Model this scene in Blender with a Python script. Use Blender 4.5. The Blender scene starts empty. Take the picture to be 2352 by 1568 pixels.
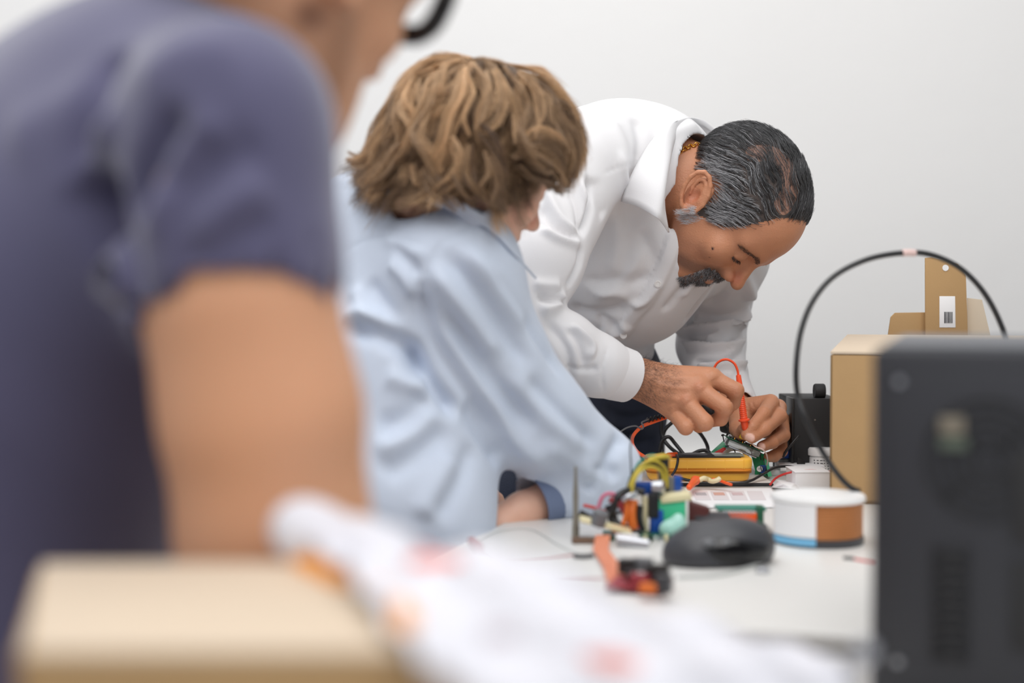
import bpy, bmesh, math, random
import numpy as np
from mathutils import Vector, Matrix
from mathutils.bvhtree import BVHTree
rng = np.random.default_rng(7); random.seed(7)
F, CX, CY, ZC = 3267.0, 1176.0, 784.0, 1.015      # 50 mm lens on a 36 mm wide frame, eye height
TH = math.atan(94/F)                               # camera looks slightly down
CT, ST = math.cos(TH), math.sin(TH)
sc = bpy.context.scene
COL = sc.collection
# ---------------------------------------------------------------- camera, world, lights, exposure
cam = bpy.data.cameras.new('camera'); camo = bpy.data.objects.new('camera', cam); COL.objects.link(camo)
cam.sensor_width = 36; cam.lens = 50; cam.clip_start = .02; cam.clip_end = 50
camo.location = (0, 0, ZC); camo.rotation_euler = (math.pi/2 - TH, 0, 0)
cam.dof.use_dof = True; cam.dof.focus_distance = 2.17; cam.dof.aperture_fstop = 2.0
sc.camera = camo
w = bpy.data.worlds.new('room_light'); sc.world = w; w.use_nodes = True
w.node_tree.nodes['Background'].inputs[0].default_value = (.93, .96, 1, 1)
w.node_tree.nodes['Background'].inputs[1].default_value = .37
def area(name, loc, target, sx, sy, power, col=(1, 1, 1)):
    l = bpy.data.lights.new(name, 'AREA'); l.shape = 'RECTANGLE'; l.size = sx; l.size_y = sy; l.energy = power; l.color = col
    o = bpy.data.objects.new(name, l); COL.objects.link(o); o.location = loc
    o.rotation_euler = (Vector(target) - Vector(loc)).to_track_quat('-Z', 'Y').to_euler(); return o
area('overhead_light', (-.3, 2.0, 3.0), (-.1, 2.1, 1.0), 3.6, 1.8, 44, (1, .985, .965))
area('overhead_light', (.3, -.2, 3.0), (.2, 2.6, .9), 3.0, 1.6, 49, (1, .985, .965))  # added frontal fill, tilted to brighten wall and people; no known lamp there
area('window_light', (-2.9, .6, 2.2), (.6, 3.0, 1.2), 2.0, 1.8, 20, (.97, .98, 1))
sc.view_settings.view_transform = 'Standard'; sc.view_settings.look = 'None'
sc.view_settings.exposure = 0.0; sc.view_settings.gamma = 1; sc.view_settings.use_curve_mapping = False
sc.cycles.use_denoising = True

def P(px, py, d):
    """a point of the room: d metres along the viewing direction, on the sight line of a photo pixel"""
    x = (px - CX)/F*d; yc = -(py - CY)/F*d
    return np.array((x, d*CT + yc*ST, ZC + yc*CT - d*ST))
def T(px, py, z=.74):
    """point of the horizontal plane z on the sight line of a photo pixel"""
    a = P(px, py, 1.0); o = np.array((0, 0, ZC)); v = a - o
    return o + v*((z - ZC)/v[2])
def lin(r, g, b):
    f = lambda c: (c/255/12.92 if c/255 <= .04045 else ((c/255 + .055)/1.055)**2.4)
    return (f(r), f(g), f(b), 1)
# ---------------------------------------------------------------- materials
def mat(name, col, rough=.6, metal=0, noise=0, nscale=20, bump=0, bscale=200, spec=.5, sss=0, alpha=1, trans=0, vcol=None, sheen=0, col2=None, coat=0, bstretch=None):
    m = bpy.data.materials.new(name); m.use_nodes = True; nt = m.node_tree; b = nt.nodes['Principled BSDF']
    c = col if len(col) == 4 else lin(*col)
    b.inputs['Base Color'].default_value = c; b.inputs['Roughness'].default_value = rough; b.inputs['Metallic'].default_value = metal
    b.inputs['Specular IOR Level'].default_value = spec
    b.inputs['Transmission Weight'].default_value = trans; b.inputs['Alpha'].default_value = alpha
    b.inputs['Coat Weight'].default_value = coat
    if sheen: b.inputs['Sheen Weight'].default_value = sheen
    if sss:
        b.inputs['Subsurface Weight'].default_value = sss; b.inputs['Subsurface Radius'].default_value = (1, .35, .2); b.inputs['Subsurface Scale'].default_value = .006
    tc = nt.nodes.new('ShaderNodeTexCoord'); src = None
    if vcol:
        a = nt.nodes.new('ShaderNodeAttribute'); a.attribute_name = vcol; src = a.outputs['Color']
    if noise or col2:
        n = nt.nodes.new('ShaderNodeTexNoise'); n.inputs['Scale'].default_value = nscale; n.inputs['Detail'].default_value = 5
        nt.links.new(tc.outputs['Object'], n.inputs['Vector'])
        mx = nt.nodes.new('ShaderNodeMix'); mx.data_type = 'RGBA'
        if col2:
            mx.inputs['A'].default_value = c; mx.inputs['B'].default_value = col2 if len(col2) == 4 else lin(*col2)
            r = nt.nodes.new('ShaderNodeMapRange'); r.inputs['From Min'].default_value = .4; r.inputs['From Max'].default_value = .37
            nt.links.new(n.outputs['Fac'], r.inputs['Value']); nt.links.new(r.outputs['Result'], mx.inputs['Factor'])
        else:
            mx.blend_type = 'MULTIPLY'; mx.inputs['Factor'].default_value = 1
            if src: nt.links.new(src, mx.inputs['A'])
            else: mx.inputs['A'].default_value = c
            r = nt.nodes.new('ShaderNodeMapRange'); r.inputs['To Min'].default_value = 1 - noise; r.inputs['To Max'].default_value = 1 + noise
            nt.links.new(n.outputs['Fac'], r.inputs['Value'])
            cb = nt.nodes.new('ShaderNodeCombineColor')
            for i in range(3): nt.links.new(r.outputs['Result'], cb.inputs[i])
            nt.links.new(cb.outputs[0], mx.inputs['B'])
        src = mx.outputs['Result']
    if src: nt.links.new(src, b.inputs['Base Color'])
    if bump:
        n2 = nt.nodes.new('ShaderNodeTexNoise'); n2.inputs['Scale'].default_value = bscale; n2.inputs['Detail'].default_value = 3
        if bstretch:
            mp = nt.nodes.new('ShaderNodeMapping'); mp.inputs['Scale'].default_value = bstretch
            nt.links.new(tc.outputs['Object'], mp.inputs['Vector']); nt.links.new(mp.outputs[0], n2.inputs['Vector'])
        else: nt.links.new(tc.outputs['Object'], n2.inputs['Vector'])
        bp = nt.nodes.new('ShaderNodeBump'); bp.inputs['Strength'].default_value = bump; bp.inputs['Distance'].default_value = .002
        nt.links.new(n2.outputs['Fac'], bp.inputs['Height']); nt.links.new(bp.outputs['Normal'], b.inputs['Normal'])
    return m
# ---------------------------------------------------------------- object helpers
def tag(o, label=None, cat=None, group=None, kind=None):
    if label: o['label'] = label
    if cat: o['category'] = cat
    if group: o['group'] = group
    if kind: o['kind'] = kind
    return o
def link(name, me, m=None, parent=None, smooth=True):
    o = bpy.data.objects.new(name, me); COL.objects.link(o)
    if m is not None:
        for q in (m if isinstance(m, list) else [m]): me.materials.append(q)
    if smooth and me.polygons: me.polygons.foreach_set('use_smooth', np.ones(len(me.polygons), bool))
    if parent is not None: o.parent = parent; o.matrix_parent_inverse = parent.matrix_world.inverted()
    return o
def empty(name, loc, label, cat, group=None):
    o = bpy.data.objects.new(name, None); COL.objects.link(o); o.empty_display_size = .02
    o.matrix_world = Matrix.Translation(Vector([float(c) for c in loc])); o.location = [float(c) for c in loc]
    bpy.context.view_layer.update()
    return tag(o, label, cat, group)
def mesh_np(name, V, Fc):
    V = np.asarray(V, np.float32); me = bpy.data.meshes.new(name)
    Fc = np.asarray(Fc, np.int32); k = Fc.shape[1]
    me.vertices.add(len(V)); me.vertices.foreach_set('co', V.ravel())
    me.loops.add(Fc.size); me.loops.foreach_set('vertex_index', Fc.ravel())
    me.polygons.add(len(Fc)); me.polygons.foreach_set('loop_start', np.arange(0, Fc.size, k, dtype=np.int32))
    me.polygons.foreach_set('loop_total', np.full(len(Fc), k, np.int32)); me.update(calc_edges=True); return me
class MB:
    """collects pieces of one mesh"""
    def __init__(s): s.v = []; s.f = []
    def add(s, V, Fs):
        b = len(s.v); s.v += [tuple(float(c) for c in v) for v in V]; s.f += [tuple(int(i) + b for i in f) for f in Fs]; return s
    def build(s, name, m, parent=None, smooth=True, bevel=0, seg=2, auto=True):
        me = bpy.data.meshes.new(name); me.from_pydata(s.v, [], s.f); me.update()
        bm = bmesh.new(); bm.from_mesh(me); bmesh.ops.recalc_face_normals(bm, faces=bm.faces)
        if bevel:
            es = [e for e in bm.edges if len(e.link_faces) == 2 and e.calc_face_angle(0) > .6]
            bmesh.ops.bevel(bm, geom=es, offset=bevel, segments=seg, affect='EDGES', profile=.5, clamp_overlap=True)
        if auto:
            for e in bm.edges: e.smooth = not (len(e.link_faces) == 2 and e.calc_face_angle(0) > .7)
        bm.to_mesh(me); bm.free()
        return link(name, me, m, parent, smooth)
    def box(s, c, size, R=None):
        c = np.asarray(c, float); h = np.asarray(size, float)/2; R = np.eye(3) if R is None else np.asarray(R)
        V = [c + R @ (h*np.array((i, j, k))) for i in (-1, 1) for j in (-1, 1) for k in (-1, 1)]
        return s.add(V, [(0, 1, 3, 2), (4, 6, 7, 5), (0, 4, 5, 1), (2, 3, 7, 6), (0, 2, 6, 4), (1, 5, 7, 3)])
    def tube(s, pts, r, n=8, caps=True):
        pts = np.asarray(pts, float); m = len(pts); r = np.broadcast_to(np.asarray(r, float), (m,))
        t = np.gradient(pts, axis=0); t /= np.linalg.norm(t, axis=1)[:, None] + 1e-12
        u = np.cross(t[0], (0, 0, 1)) if abs(t[0][2]) < .9 else np.cross(t[0], (1, 0, 0)); u /= np.linalg.norm(u)
        V = []; a = np.arange(n)/n*2*np.pi
        for i in range(m):
            u = u - t[i]*(u @ t[i]); u /= np.linalg.norm(u) + 1e-12; v = np.cross(t[i], u)
            V += list(pts[i] + r[i]*(np.cos(a)[:, None]*u + np.sin(a)[:, None]*v))
        Fs = [(i*n + j, i*n + (j + 1) % n, (i + 1)*n + (j + 1) % n, (i + 1)*n + j) for i in range(m - 1) for j in range(n)]
        if caps: Fs += [tuple(range(n))[::-1], tuple((m - 1)*n + j for j in range(n))]
        return s.add(V, Fs)
    def lathe(s, o, axis, prof, n=24):
        """prof: (radius, height) pairs along the axis"""
        axis = np.asarray(axis, float); axis /= np.linalg.norm(axis)
        u = np.cross(axis, (0, 0, 1)) if abs(axis[2]) < .9 else np.array((1., 0, 0)); u -= axis*(u @ axis); u /= np.linalg.norm(u); v = np.cross(axis, u)
        a = np.arange(n)/n*2*np.pi; ring = np.cos(a)[:, None]*u + np.sin(a)[:, None]*v
        V = []; o = np.asarray(o, float)
        for r, h in prof: V += list(o + axis*h + ring*max(r, 1e-5))
        m = len(prof)
        Fs = [(i*n + j, i*n + (j + 1) % n, (i + 1)*n + (j + 1) % n, (i + 1)*n + j) for i in range(m - 1) for j in range(n)]
        if prof[0][0] > 0: Fs.append(tuple(range(n))[::-1])
        if prof[-1][0] > 0: Fs.append(tuple((m - 1)*n + j for j in range(n)))
        return s.add(V, Fs)
    def prism(s, poly, d):
        """closed polygon of 3-D points pushed along vector d"""
        poly = [np.asarray(p, float) for p in poly]; n = len(poly); d = np.asarray(d, float)
        return s.add(poly + [p + d for p in poly], [tuple(range(n)), tuple(range(2*n - 1, n - 1, -1))] + [(i, (i + 1) % n, n + (i + 1) % n, n + i) for i in range(n)])
def cr(pts, n):
    """Catmull-Rom through the points, n samples evenly spread"""
    p = np.asarray(pts, float); p = np.vstack([2*p[0] - p[1], p, 2*p[-1] - p[-2]]); m = len(p) - 3
    d = np.linalg.norm(np.diff(p[1:-1], axis=0), axis=1); s = np.concatenate([[0], np.cumsum(d)]); q = np.linspace(0, s[-1], n)
    i = np.clip(np.searchsorted(s, q, 'right') - 1, 0, m - 1); t = ((q - s[i])/(d[i] + 1e-12))[:, None]
    a, b, c, e = p[i], p[i + 1], p[i + 2], p[i + 3]
    return .5*(2*b + (c - a)*t + (2*a - 5*b + 4*c - e)*t*t + (3*b - a - 3*c + e)*t**3)
def PX(*pts): return np.array([P(*p) for p in pts])
def cable(name, pts, r, m, parent=None, n=40, sides=8):
    return MB().tube(cr(pts, n), r, sides).build(name, m, parent, auto=False)
def sheet(name, rows, m, parent, nu=24, nv=8, thick=.0012):
    """cloth leaf lofted through several rows of points, with real thickness"""
    R = np.array([cr(r, nu) for r in rows]); R = np.array([cr(R[:, j], nv) for j in range(nu)]).transpose(1, 0, 2)
    V = R.reshape(-1, 3); Fs = [(i*nu + j, i*nu + j + 1, (i + 1)*nu + j + 1, (i + 1)*nu + j) for i in range(nv - 1) for j in range(nu - 1)]
    o = link(name, mesh_np(name, V, Fs), m, parent)
    s = o.modifiers.new('thickness', 'SOLIDIFY'); s.thickness = thick; s.offset = 0
    return o
# ---------------------------------------------------------------- smooth implicit bodies
def nrm(v): v = np.asarray(v, float); return v/np.linalg.norm(v)
def rc(a, b, r1, r2=None, k=.01, op=1, fl=None, fs=1):
    """tapered capsule; fl/fs flattens it along an axis"""
    a = np.asarray(a, float); b = np.asarray(b, float); r2 = r1 if r2 is None else r2
    return dict(t='rc', a=a, b=b, r1=r1, r2=r2, k=k, op=op, c=(a + b)/2, R=np.linalg.norm(a - b)/2 + max(r1, r2), fl=None if fl is None else nrm(fl), fs=fs)
def el(c, r, R=None, k=.01, op=1):
    return dict(t='el', c=np.asarray(c, float), r=np.asarray(r, float), M=np.eye(3) if R is None else np.asarray(R, float), k=k, op=op, R=max(r))
def hs(p, n, c, R, k=.003):
    """half space below the plane (p, n) inside a sphere, always taken away"""
    return dict(t='hs', p=np.asarray(p, float), nn=nrm(n), c=np.asarray(c, float), R=R, k=k, op=-1)
def grp(nodes, k=.003, op=1):
    """nodes blended among themselves, then into the rest"""
    cs = np.array([n['c'] for n in nodes]); c = cs.mean(0)
    return dict(t='g', n=nodes, k=k, op=op, c=c, R=max(np.linalg.norm(n['c'] - c) + n['R'] for n in nodes))
def chain(pts, rs, k=.004, kin=.004, op=1):
    return grp([rc(pts[i], pts[i + 1], rs[i], rs[i + 1], k=kin) for i in range(len(pts) - 1)], k, op)
def pd(n, X):
    if n['t'] == 'rc':
        ba = (n['b'] - n['a']).astype(np.float32); q = X - n['a'].astype(np.float32); h = np.clip((q @ ba)/(ba @ ba + 1e-12), 0, 1)
        q = q - h[:, None]*ba
        if n['fl'] is not None:
            f = n['fl'].astype(np.float32); q = q + (q @ f)[:, None]*f*(1/n['fs'] - 1)
            return (np.sqrt((q*q).sum(1)) - (n['r1'] + (n['r2'] - n['r1'])*h))*min(1, n['fs'])**.5
        return np.sqrt((q*q).sum(1)) - (n['r1'] + (n['r2'] - n['r1'])*h)
    if n['t'] == 'el':
        q = (X - n['c'].astype(np.float32)) @ n['M'].astype(np.float32); r = n['r'].astype(np.float32)
        k0 = np.sqrt(((q/r)**2).sum(1)); k1 = np.sqrt(((q/(r*r))**2).sum(1)) + 1e-6
        return k0*(k0 - 1)/k1
    if n['t'] == 'hs': return np.maximum((X - n['p'].astype(np.float32)) @ n['nn'].astype(np.float32), np.linalg.norm(X - n['c'].astype(np.float32), axis=1) - n['R']).astype(np.float32)
    return ev(n['n'], X)
def ev(nodes, X, c=None, cr_=0, cull=.03):
    d = np.full(len(X), 1.0, np.float32)
    for n in nodes:
        if c is not None and np.linalg.norm(n['c'] - c) - n['R'] - cr_ > cull + n['k']: continue
        e = ev(n['n'], X, c, cr_, cull) if n['t'] == 'g' else pd(n, X)
        k = n['k']
        if n['op'] > 0:
            h = np.maximum(k - np.abs(d - e), 0)/k; d = np.minimum(d, e) - h*h*k*.25
        else:
            e = -e; h = np.maximum(k - np.abs(d - e), 0)/k; d = np.maximum(d, e) + h*h*k*.25
    return d
def bounds(nodes, pad=.01):
    lo = np.full(3, 9.); hi = -lo
    for n in nodes:
        if n['op'] < 0: continue
        if n['t'] == 'g': a, b = bounds(n['n'], 0)
        elif n['t'] == 'rc':
            m = max(n['r1'], n['r2']); a = np.minimum(n['a'], n['b']) - m; b = np.maximum(n['a'], n['b']) + m
        else: a, b = n['c'] - n['R'], n['c'] + n['R']
        lo = np.minimum(lo, a); hi = np.maximum(hi, b)
    return lo - pad, hi + pad
def net(nodes, h, clip=None, B=16):
    """narrow-band surface nets; returns vertices, quads"""
    lo, hi = bounds(nodes, 3*h)
    if clip is not None: lo = np.maximum(lo, clip[0]); hi = np.minimum(hi, clip[1])
    nb = np.ceil((hi - lo)/(h*B)).astype(int); N = nb*B
    gb = np.stack(np.meshgrid(*[np.arange(x) for x in nb], indexing='ij'), -1).reshape(-1, 3)
    cen = (lo + (gb + .5)*B*h - h/2).astype(np.float32); dc = ev(nodes, cen)
    vals = np.repeat(np.repeat(np.repeat(dc.reshape(nb), B, 0), B, 1), B, 2)
    br = B*h*.87; o = np.stack(np.meshgrid(*[np.arange(B)]*3, indexing='ij'), -1).reshape(-1, 3)*h
    for i in np.nonzero(np.abs(dc) < br*1.6)[0]:
        g = gb[i]*B; X = (lo + g*h + o).astype(np.float32)
        vals[g[0]:g[0] + B, g[1]:g[1] + B, g[2]:g[2] + B] = ev(nodes, X, cen[i], br).reshape(B, B, B)
    # close the grid
    vals[0] = vals[-1] = 1; vals[:, 0] = vals[:, -1] = 1; vals[:, :, 0] = vals[:, :, -1] = 1
    s = vals < 0
    cnt = np.zeros(tuple(N - 1), np.uint8); off = [(i, j, k) for i in (0, 1) for j in (0, 1) for k in (0, 1)]
    for i, j, k in off: cnt += s[i:N[0] - 1 + i, j:N[1] - 1 + j, k:N[2] - 1 + k]
    act = np.argwhere((cnt > 0) & (cnt < 8)); idx = np.full(tuple(N - 1), -1, np.int32); idx[tuple(act.T)] = np.arange(len(act))
    cv = np.stack([vals[act[:, 0] + i, act[:, 1] + j, act[:, 2] + k] for i, j, k in off], 1)
    acc = np.zeros((len(act), 3)); num = np.zeros(len(act)); offa = np.array(off, float)
    for a in range(8):
        for b in range(a + 1, 8):
            if abs(offa[a] - offa[b]).sum() != 1: continue
            m = (cv[:, a] < 0) != (cv[:, b] < 0); t = cv[:, a]/(cv[:, a] - cv[:, b] + 1e-20)
            acc[m] += (offa[a] + t[:, None]*(offa[b] - offa[a]))[m]; num[m] += 1
    V = lo + (act + acc/num[:, None])*h
    Q = []
    for ax in range(3):
        b, c = (ax + 1) % 3, (ax + 2) % 3
        s0 = [slice(None)]*3; s1 = [slice(None)]*3; s0[ax] = slice(0, -1); s1[ax] = slice(1, None)
        e = np.argwhere(s[tuple(s0)] != s[tuple(s1)]); e = e[(e[:, b] > 0) & (e[:, c] > 0)]
        inn = s[tuple(e.T)]
        def cell(db, dc_):
            g = e.copy(); g[:, b] -= db; g[:, c] -= dc_; return idx[tuple(g.T)]
        q = np.stack([cell(1, 1), cell(0, 1), cell(0, 0), cell(1, 0)], 1); q[~inn] = q[~inn][:, ::-1]; Q.append(q)
    Q = np.vstack(Q); Q = Q[(Q >= 0).all(1)]
    return V, Q
def vnormals(V, Q):
    n = np.cross(V[Q[:, 2]] - V[Q[:, 0]], V[Q[:, 3]] - V[Q[:, 1]]); N = np.zeros_like(V)
    for a in range(3):
        for i in range(4): N[:, a] += np.bincount(Q[:, i], n[:, a], len(V))
    return N/(np.linalg.norm(N, axis=1)[:, None] + 1e-12)
def relax(V, Q, it=1, f=.5):
    E = np.vstack([Q[:, [0, 1]], Q[:, [1, 2]], Q[:, [2, 3]], Q[:, [3, 0]]]); I = np.concatenate([E[:, 0], E[:, 1]]); J = np.concatenate([E[:, 1], E[:, 0]])
    c = np.bincount(I, minlength=len(V))[:, None] + 1e-9
    for _ in range(it):
        A = np.stack([np.bincount(I, V[J, a], len(V)) for a in range(3)], 1)/c; V = V + f*(A - V)
    return V
def cut(V, Q, p, n):
    """drop what lies beyond the plane through p with normal n (faces wholly beyond)"""
    keep = ((V - p) @ np.asarray(n, float) < 0)[Q].any(1); Q = Q[keep]; u, inv = np.unique(Q, return_inverse=True)
    return V[u], inv.reshape(Q.shape)
def bvh(V, Q): return BVHTree.FromPolygons([tuple(v) for v in V], [tuple(q) for q in Q])
def hit(tree, px, py):
    d = Vector(P(px, py, 1) - np.array((0, 0, ZC))).normalized(); r = tree.ray_cast(Vector((0, 0, ZC)), d)
    return None if r[0] is None else np.array(r[0])
def segdist(X, pl):
    """distance and arc position of points to a polyline"""
    best = np.full(len(X), 9.); pos = np.zeros(len(X)); L = np.linalg.norm(np.diff(pl, axis=0), axis=1); tot = L.sum() + 1e-9; s0 = 0; side = np.zeros((len(X), 3))
    for i in range(len(pl) - 1):
        ba = pl[i + 1] - pl[i]; q = X - pl[i]; t = np.clip(q @ ba/(ba @ ba + 1e-12), 0, 1); w_ = q - t[:, None]*ba; d = np.linalg.norm(w_, axis=1)
        m = d < best; best[m] = d[m]; pos[m] = (s0 + t[m]*L[i])/tot; side[m] = w_[m]; s0 += L[i]
    return best, pos, side
def wrinkle(V, Q, tree, folds):
    """folds: (pixel polyline, width m, height m[, kind]); pressed into the cloth along its normal"""
    N = vnormals(V, Q); D = np.zeros(len(V))
    for fo in folds:
        pts, wd, am = fo[:3]; kind = fo[3] if len(fo) > 3 else 'soft'
        pl = np.array([np.append(p, 0) for p in pts], float); pl = cr(pl, max(6, 4*len(pts)))[:, :2] if len(pts) > 2 else np.linspace(pl[0, :2], pl[1, :2], 8)
        h = [hit(tree, *p) for p in pl]; h = [x for x in h if x is not None]
        if len(h) < 2: continue
        runs = [[h[0]]]
        for q in h[1:]:
            if abs(q[1] - runs[-1][-1][1]) > .035: runs.append([])
            runs[-1].append(q)
        h = max(runs, key=len)
        if len(h) < 2: continue
        h = np.array(h); lo, hi = h.min(0) - 2.5*wd, h.max(0) + 2.5*wd
        m = np.nonzero(((V > lo) & (V < hi)).all(1))[0]
        if not len(m): continue
        d, s, _ = segdist(V[m], h); e = np.minimum(1, np.minimum(s, 1 - s)*5 + (.0 if kind != 'strip' else 1)); e = e*e*(3 - 2*e)
        if kind == 'strip': g = 1/(1 + np.exp((d - wd)/(.0012)))
        elif kind == 'crease': g = np.exp(-np.abs(d)/wd)
        else: g = np.exp(-(d/wd)**2)
        D[m] += am*g*e
    return V + N*D[:, None]
def ripple(V, N, amp, scale, seed=0, stretch=(1, 1, 1)):
    """low random swell of the cloth"""
    r = np.random.default_rng(seed); D = np.zeros(len(V))
    for i in range(14):
        k = r.normal(size=3)*np.array(stretch); k = k/np.linalg.norm(k)*scale*r.uniform(.5, 1.6); D += np.sin(V @ k + r.uniform(0, 6.3))
    return V + N*(D/14*amp*2)[:, None]
def body_mesh(name, V, Q, m, parent=None, col=None, spots=(), tree=None):
    me = mesh_np(name, V, Q); o = link(name, me, m, parent)
    if col is not None:
        C = np.tile(np.array(col, np.float32), (len(V), 1))
        for sp in spots:
            c, r, cc, st = sp[:4]; c = np.atleast_2d(c); d, _, _ = segdist(V, c) if len(c) > 1 else (np.linalg.norm(V - c[0], axis=1), 0, 0)
            g = np.clip((1 - d/r)*(sp[4] if len(sp) > 4 else 1.5), 0, 1)*st; C[:, :3] = C[:, :3]*(1 - g[:, None]) + np.array(cc[:3])*g[:, None]
        a = me.color_attributes.new('skin', 'FLOAT_COLOR', 'POINT'); a.data.foreach_set('color', C.ravel())
    return o
def strands(name, curves, r0, m, parent, tones=None, kind=None, taper=.35):
    """native hair curves; curves: array (n, k, 3)"""
    n, k, _ = curves.shape; h = bpy.data.hair_curves.new(name); h.add_curves([k]*n)
    h.attributes['position'].data.foreach_set('vector', curves.astype(np.float32).ravel())
    a = h.attributes.new('radius', 'FLOAT', 'POINT'); a.data.foreach_set('value', np.tile(r0*np.linspace(1, taper, k), n).astype(np.float32))
    if tones is not None:
        t = h.attributes.new('tone', 'FLOAT', 'CURVE'); t.data.foreach_set('value', tones.astype(np.float32))
    h.materials.append(m); o = bpy.data.objects.new(name, h); COL.objects.link(o)
    if parent is not None: o.parent = parent; o.matrix_parent_inverse = parent.matrix_world.inverted()
    if kind: o['kind'] = kind
    return o
def hairmat(name, c0, c1, rough=.45):
    m = bpy.data.materials.new(name); m.use_nodes = True; nt = m.node_tree; b = nt.nodes['Principled BSDF']
    a = nt.nodes.new('ShaderNodeAttribute'); a.attribute_name = 'tone'
    mx = nt.nodes.new('ShaderNodeMix'); mx.data_type = 'RGBA'; mx.inputs['A'].default_value = lin(*c0); mx.inputs['B'].default_value = lin(*c1)
    nt.links.new(a.outputs['Fac'], mx.inputs['Factor']); nt.links.new(mx.outputs['Result'], b.inputs['Base Color']); b.inputs['Roughness'].default_value = rough
    return m
class Head:
    """local axes: x to the person's right, y out of the face, z to the crown"""
    def __init__(s, c, f, u, k=1.0):
        s.c = np.asarray(c, float); s.f = nrm(f); s.u = np.asarray(u, float); s.u = nrm(s.u - s.f*(s.u @ s.f)); s.r = np.cross(s.f, s.u); s.M = np.stack([s.r, s.f, s.u], 1); s.k = k
    def __call__(s, x, y, z): return s.c + s.M @ (np.array((x, y, z))*s.k)
    def loc(s, X): return ((X - s.c) @ s.M)/s.k
    def E(s, c, r, k=.01, op=1, tilt=None): return el(s(*c), np.array(r)*s.k, s.M if tilt is None else s.M @ tilt, k, op)
    def C(s, a, b, r1, r2, k=.01, op=1): return rc(s(*a), s(*b), r1*s.k, r2*s.k, k, op)
    def nodes(s, fat=0, closed=True):
        n = [s.E((0, -.004, .038), (.076, .1, .087)), s.E((0, .048, .036), (.061, .05, .058), .03), s.E((0, .035, -.04), (.057 + fat, .058, .062 + fat), .03)]
        for g in (-1, 1):
            n += [s.C((g*.054, .004, -.04), (g*.024, .068, -.088), .019 + fat, .017 + fat*.5, .025), s.E((g*.04, .066, -.022), (.024 + fat, .021, .022), .02)]
        n += [s.E((0, .077, -.096), (.024, .019, .017), .02), s.E((0, .074, -.06), (.034, .024, .022), .02)]
        for g in (-1, 1):
            n += [s.C((g*.047, .074, .022), (g*.012, .094, .021), .0095, .0095, .016), s.E((g*.031, .1, .003), (.018, .012, .0115), .012, -1),
                  s.E((g*.031, .08, .003), (.0148, .0148, .0135), .004)]
            if closed: n += [s.C((g*.044, .0885, -.0035), (g*.019, .0905, -.004), .0012, .0012, .003)]
        nose = [s.C((0, .09, .02), (0, .113, -.02), .0068, .0092, .006), s.C((0, .082, .0), (0, .094, -.030), .0105, .0145, .008), s.E((0, .117, -.026), (.0105, .0105, .0095), .006)]
        for g in (-1, 1): nose += [s.E((g*.0135, .1015, -.03), (.0072, .0125, .0088), .005)]
        n += [grp(nose, .011)]
        n += [s.E((0, .094, -.054), (.023, .0085, .0055), .006), s.E((0, .0925, -.066), (.02, .0085, .0065), .006), s.C((-.02, .1, -.0595), (.02, .1, -.0595), .0016, .0016, .004, -1)]
        return n
    def ear(s, g, k=1.0, dz=0):
        ca, sa = math.cos(.5), math.sin(.5); q = Head(s(0, -.012, dz), s.f*ca + s.u*sa, s.u*ca - s.f*sa, s.k); s = q
        def e(y, z, x=0): return s(g*(.077 + x), y*k, z*k)
        ph = np.linspace(-.35*np.pi, 1.25*np.pi, 11); ring = [e(-.017*np.cos(p*1) - .004*np.sin(p), .028*np.sin(p) + .002, .012 + .004*np.sin(p)*.5 + .004*np.cos(p)) for p in ph]
        inner = [e(-.009*np.cos(p) - .002*np.sin(p), .015*np.sin(p) + .006, .0095) for p in np.linspace(-.25*np.pi, .95*np.pi, 7)]
        t = np.array([[math.cos(.35), g*math.sin(.35), 0], [-g*math.sin(.35), math.cos(.35), 0], [0, 0, 1]])
        return [grp([el(e(-.001, 0, .004), np.array((.0048, .0165*k, .027*k))*s.k, s.M @ t, .004), rc(e(.012, -.01, -.002), e(.012, .014, -.002), .006, .006, .004),
                     chain(ring, [.0034*s.k]*11, .0025, .002), chain(inner, [.0026*s.k]*7, .002, .002),
                     el(e(.003, -.024, .008), (.0048, .0072, .008), s.M, .004), el(e(.011, -.004, .008), (.0035, .0045, .006), s.M, .003),
                     el(e(.001, -.002, .011), (.0065, .0072, .0105), s.M, .003, -1)], .004)]
# ---------------------------------------------------------------- materials used by the people
M = {}
M['wall'] = mat('plaster', (240, 239, 238), .85, bump=.35, bscale=14, noise=.012, nscale=3)
M['floor'] = mat('floor', (112, 112, 116), .6, noise=.05, nscale=6)
M['white_trim'] = mat('white_trim', (232, 232, 230), .5)
M['skinA'] = mat('skin_olive', (190, 135, 100), .5, sss=.12, vcol='skin', noise=.07, nscale=55, bump=.35, bscale=420)
M['skinB'] = mat('skin_fair', (215, 160, 138), .5, sss=.12, vcol='skin', noise=.05, nscale=60, bump=.25, bscale=400)
M['skinC'] = mat('skin_brown', (170, 112, 78), .5, sss=.1, vcol='skin', noise=.04, nscale=30)
M['shirtA'] = mat('white_cotton', (230, 229, 231), .75, bump=.12, bscale=900, sheen=.1)
M['shirtB'] = mat('pale_blue_cotton', (205, 216, 233), .8, bump=.2, bscale=700, sheen=.15, noise=.02, nscale=90)
M['blue_dark'] = mat('blue_lining', (112, 126, 156), .8)
M['shirtC'] = mat('slate_jersey', (86, 84, 116), .8, sheen=.5, noise=.03, nscale=60)
M['navy'] = mat('navy_cotton', (40, 46, 64), .85, bump=.3, bscale=500, noise=.08, nscale=80)
M['black'] = mat('black_plastic', (30, 30, 32), .4)
M['blackmatte'] = mat('black_matte', (34, 34, 36), .65)
M['gold'] = mat('gold', (232, 178, 90), .22, metal=1)
M['steel'] = mat('steel', (190, 192, 198), .3, metal=1)
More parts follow.
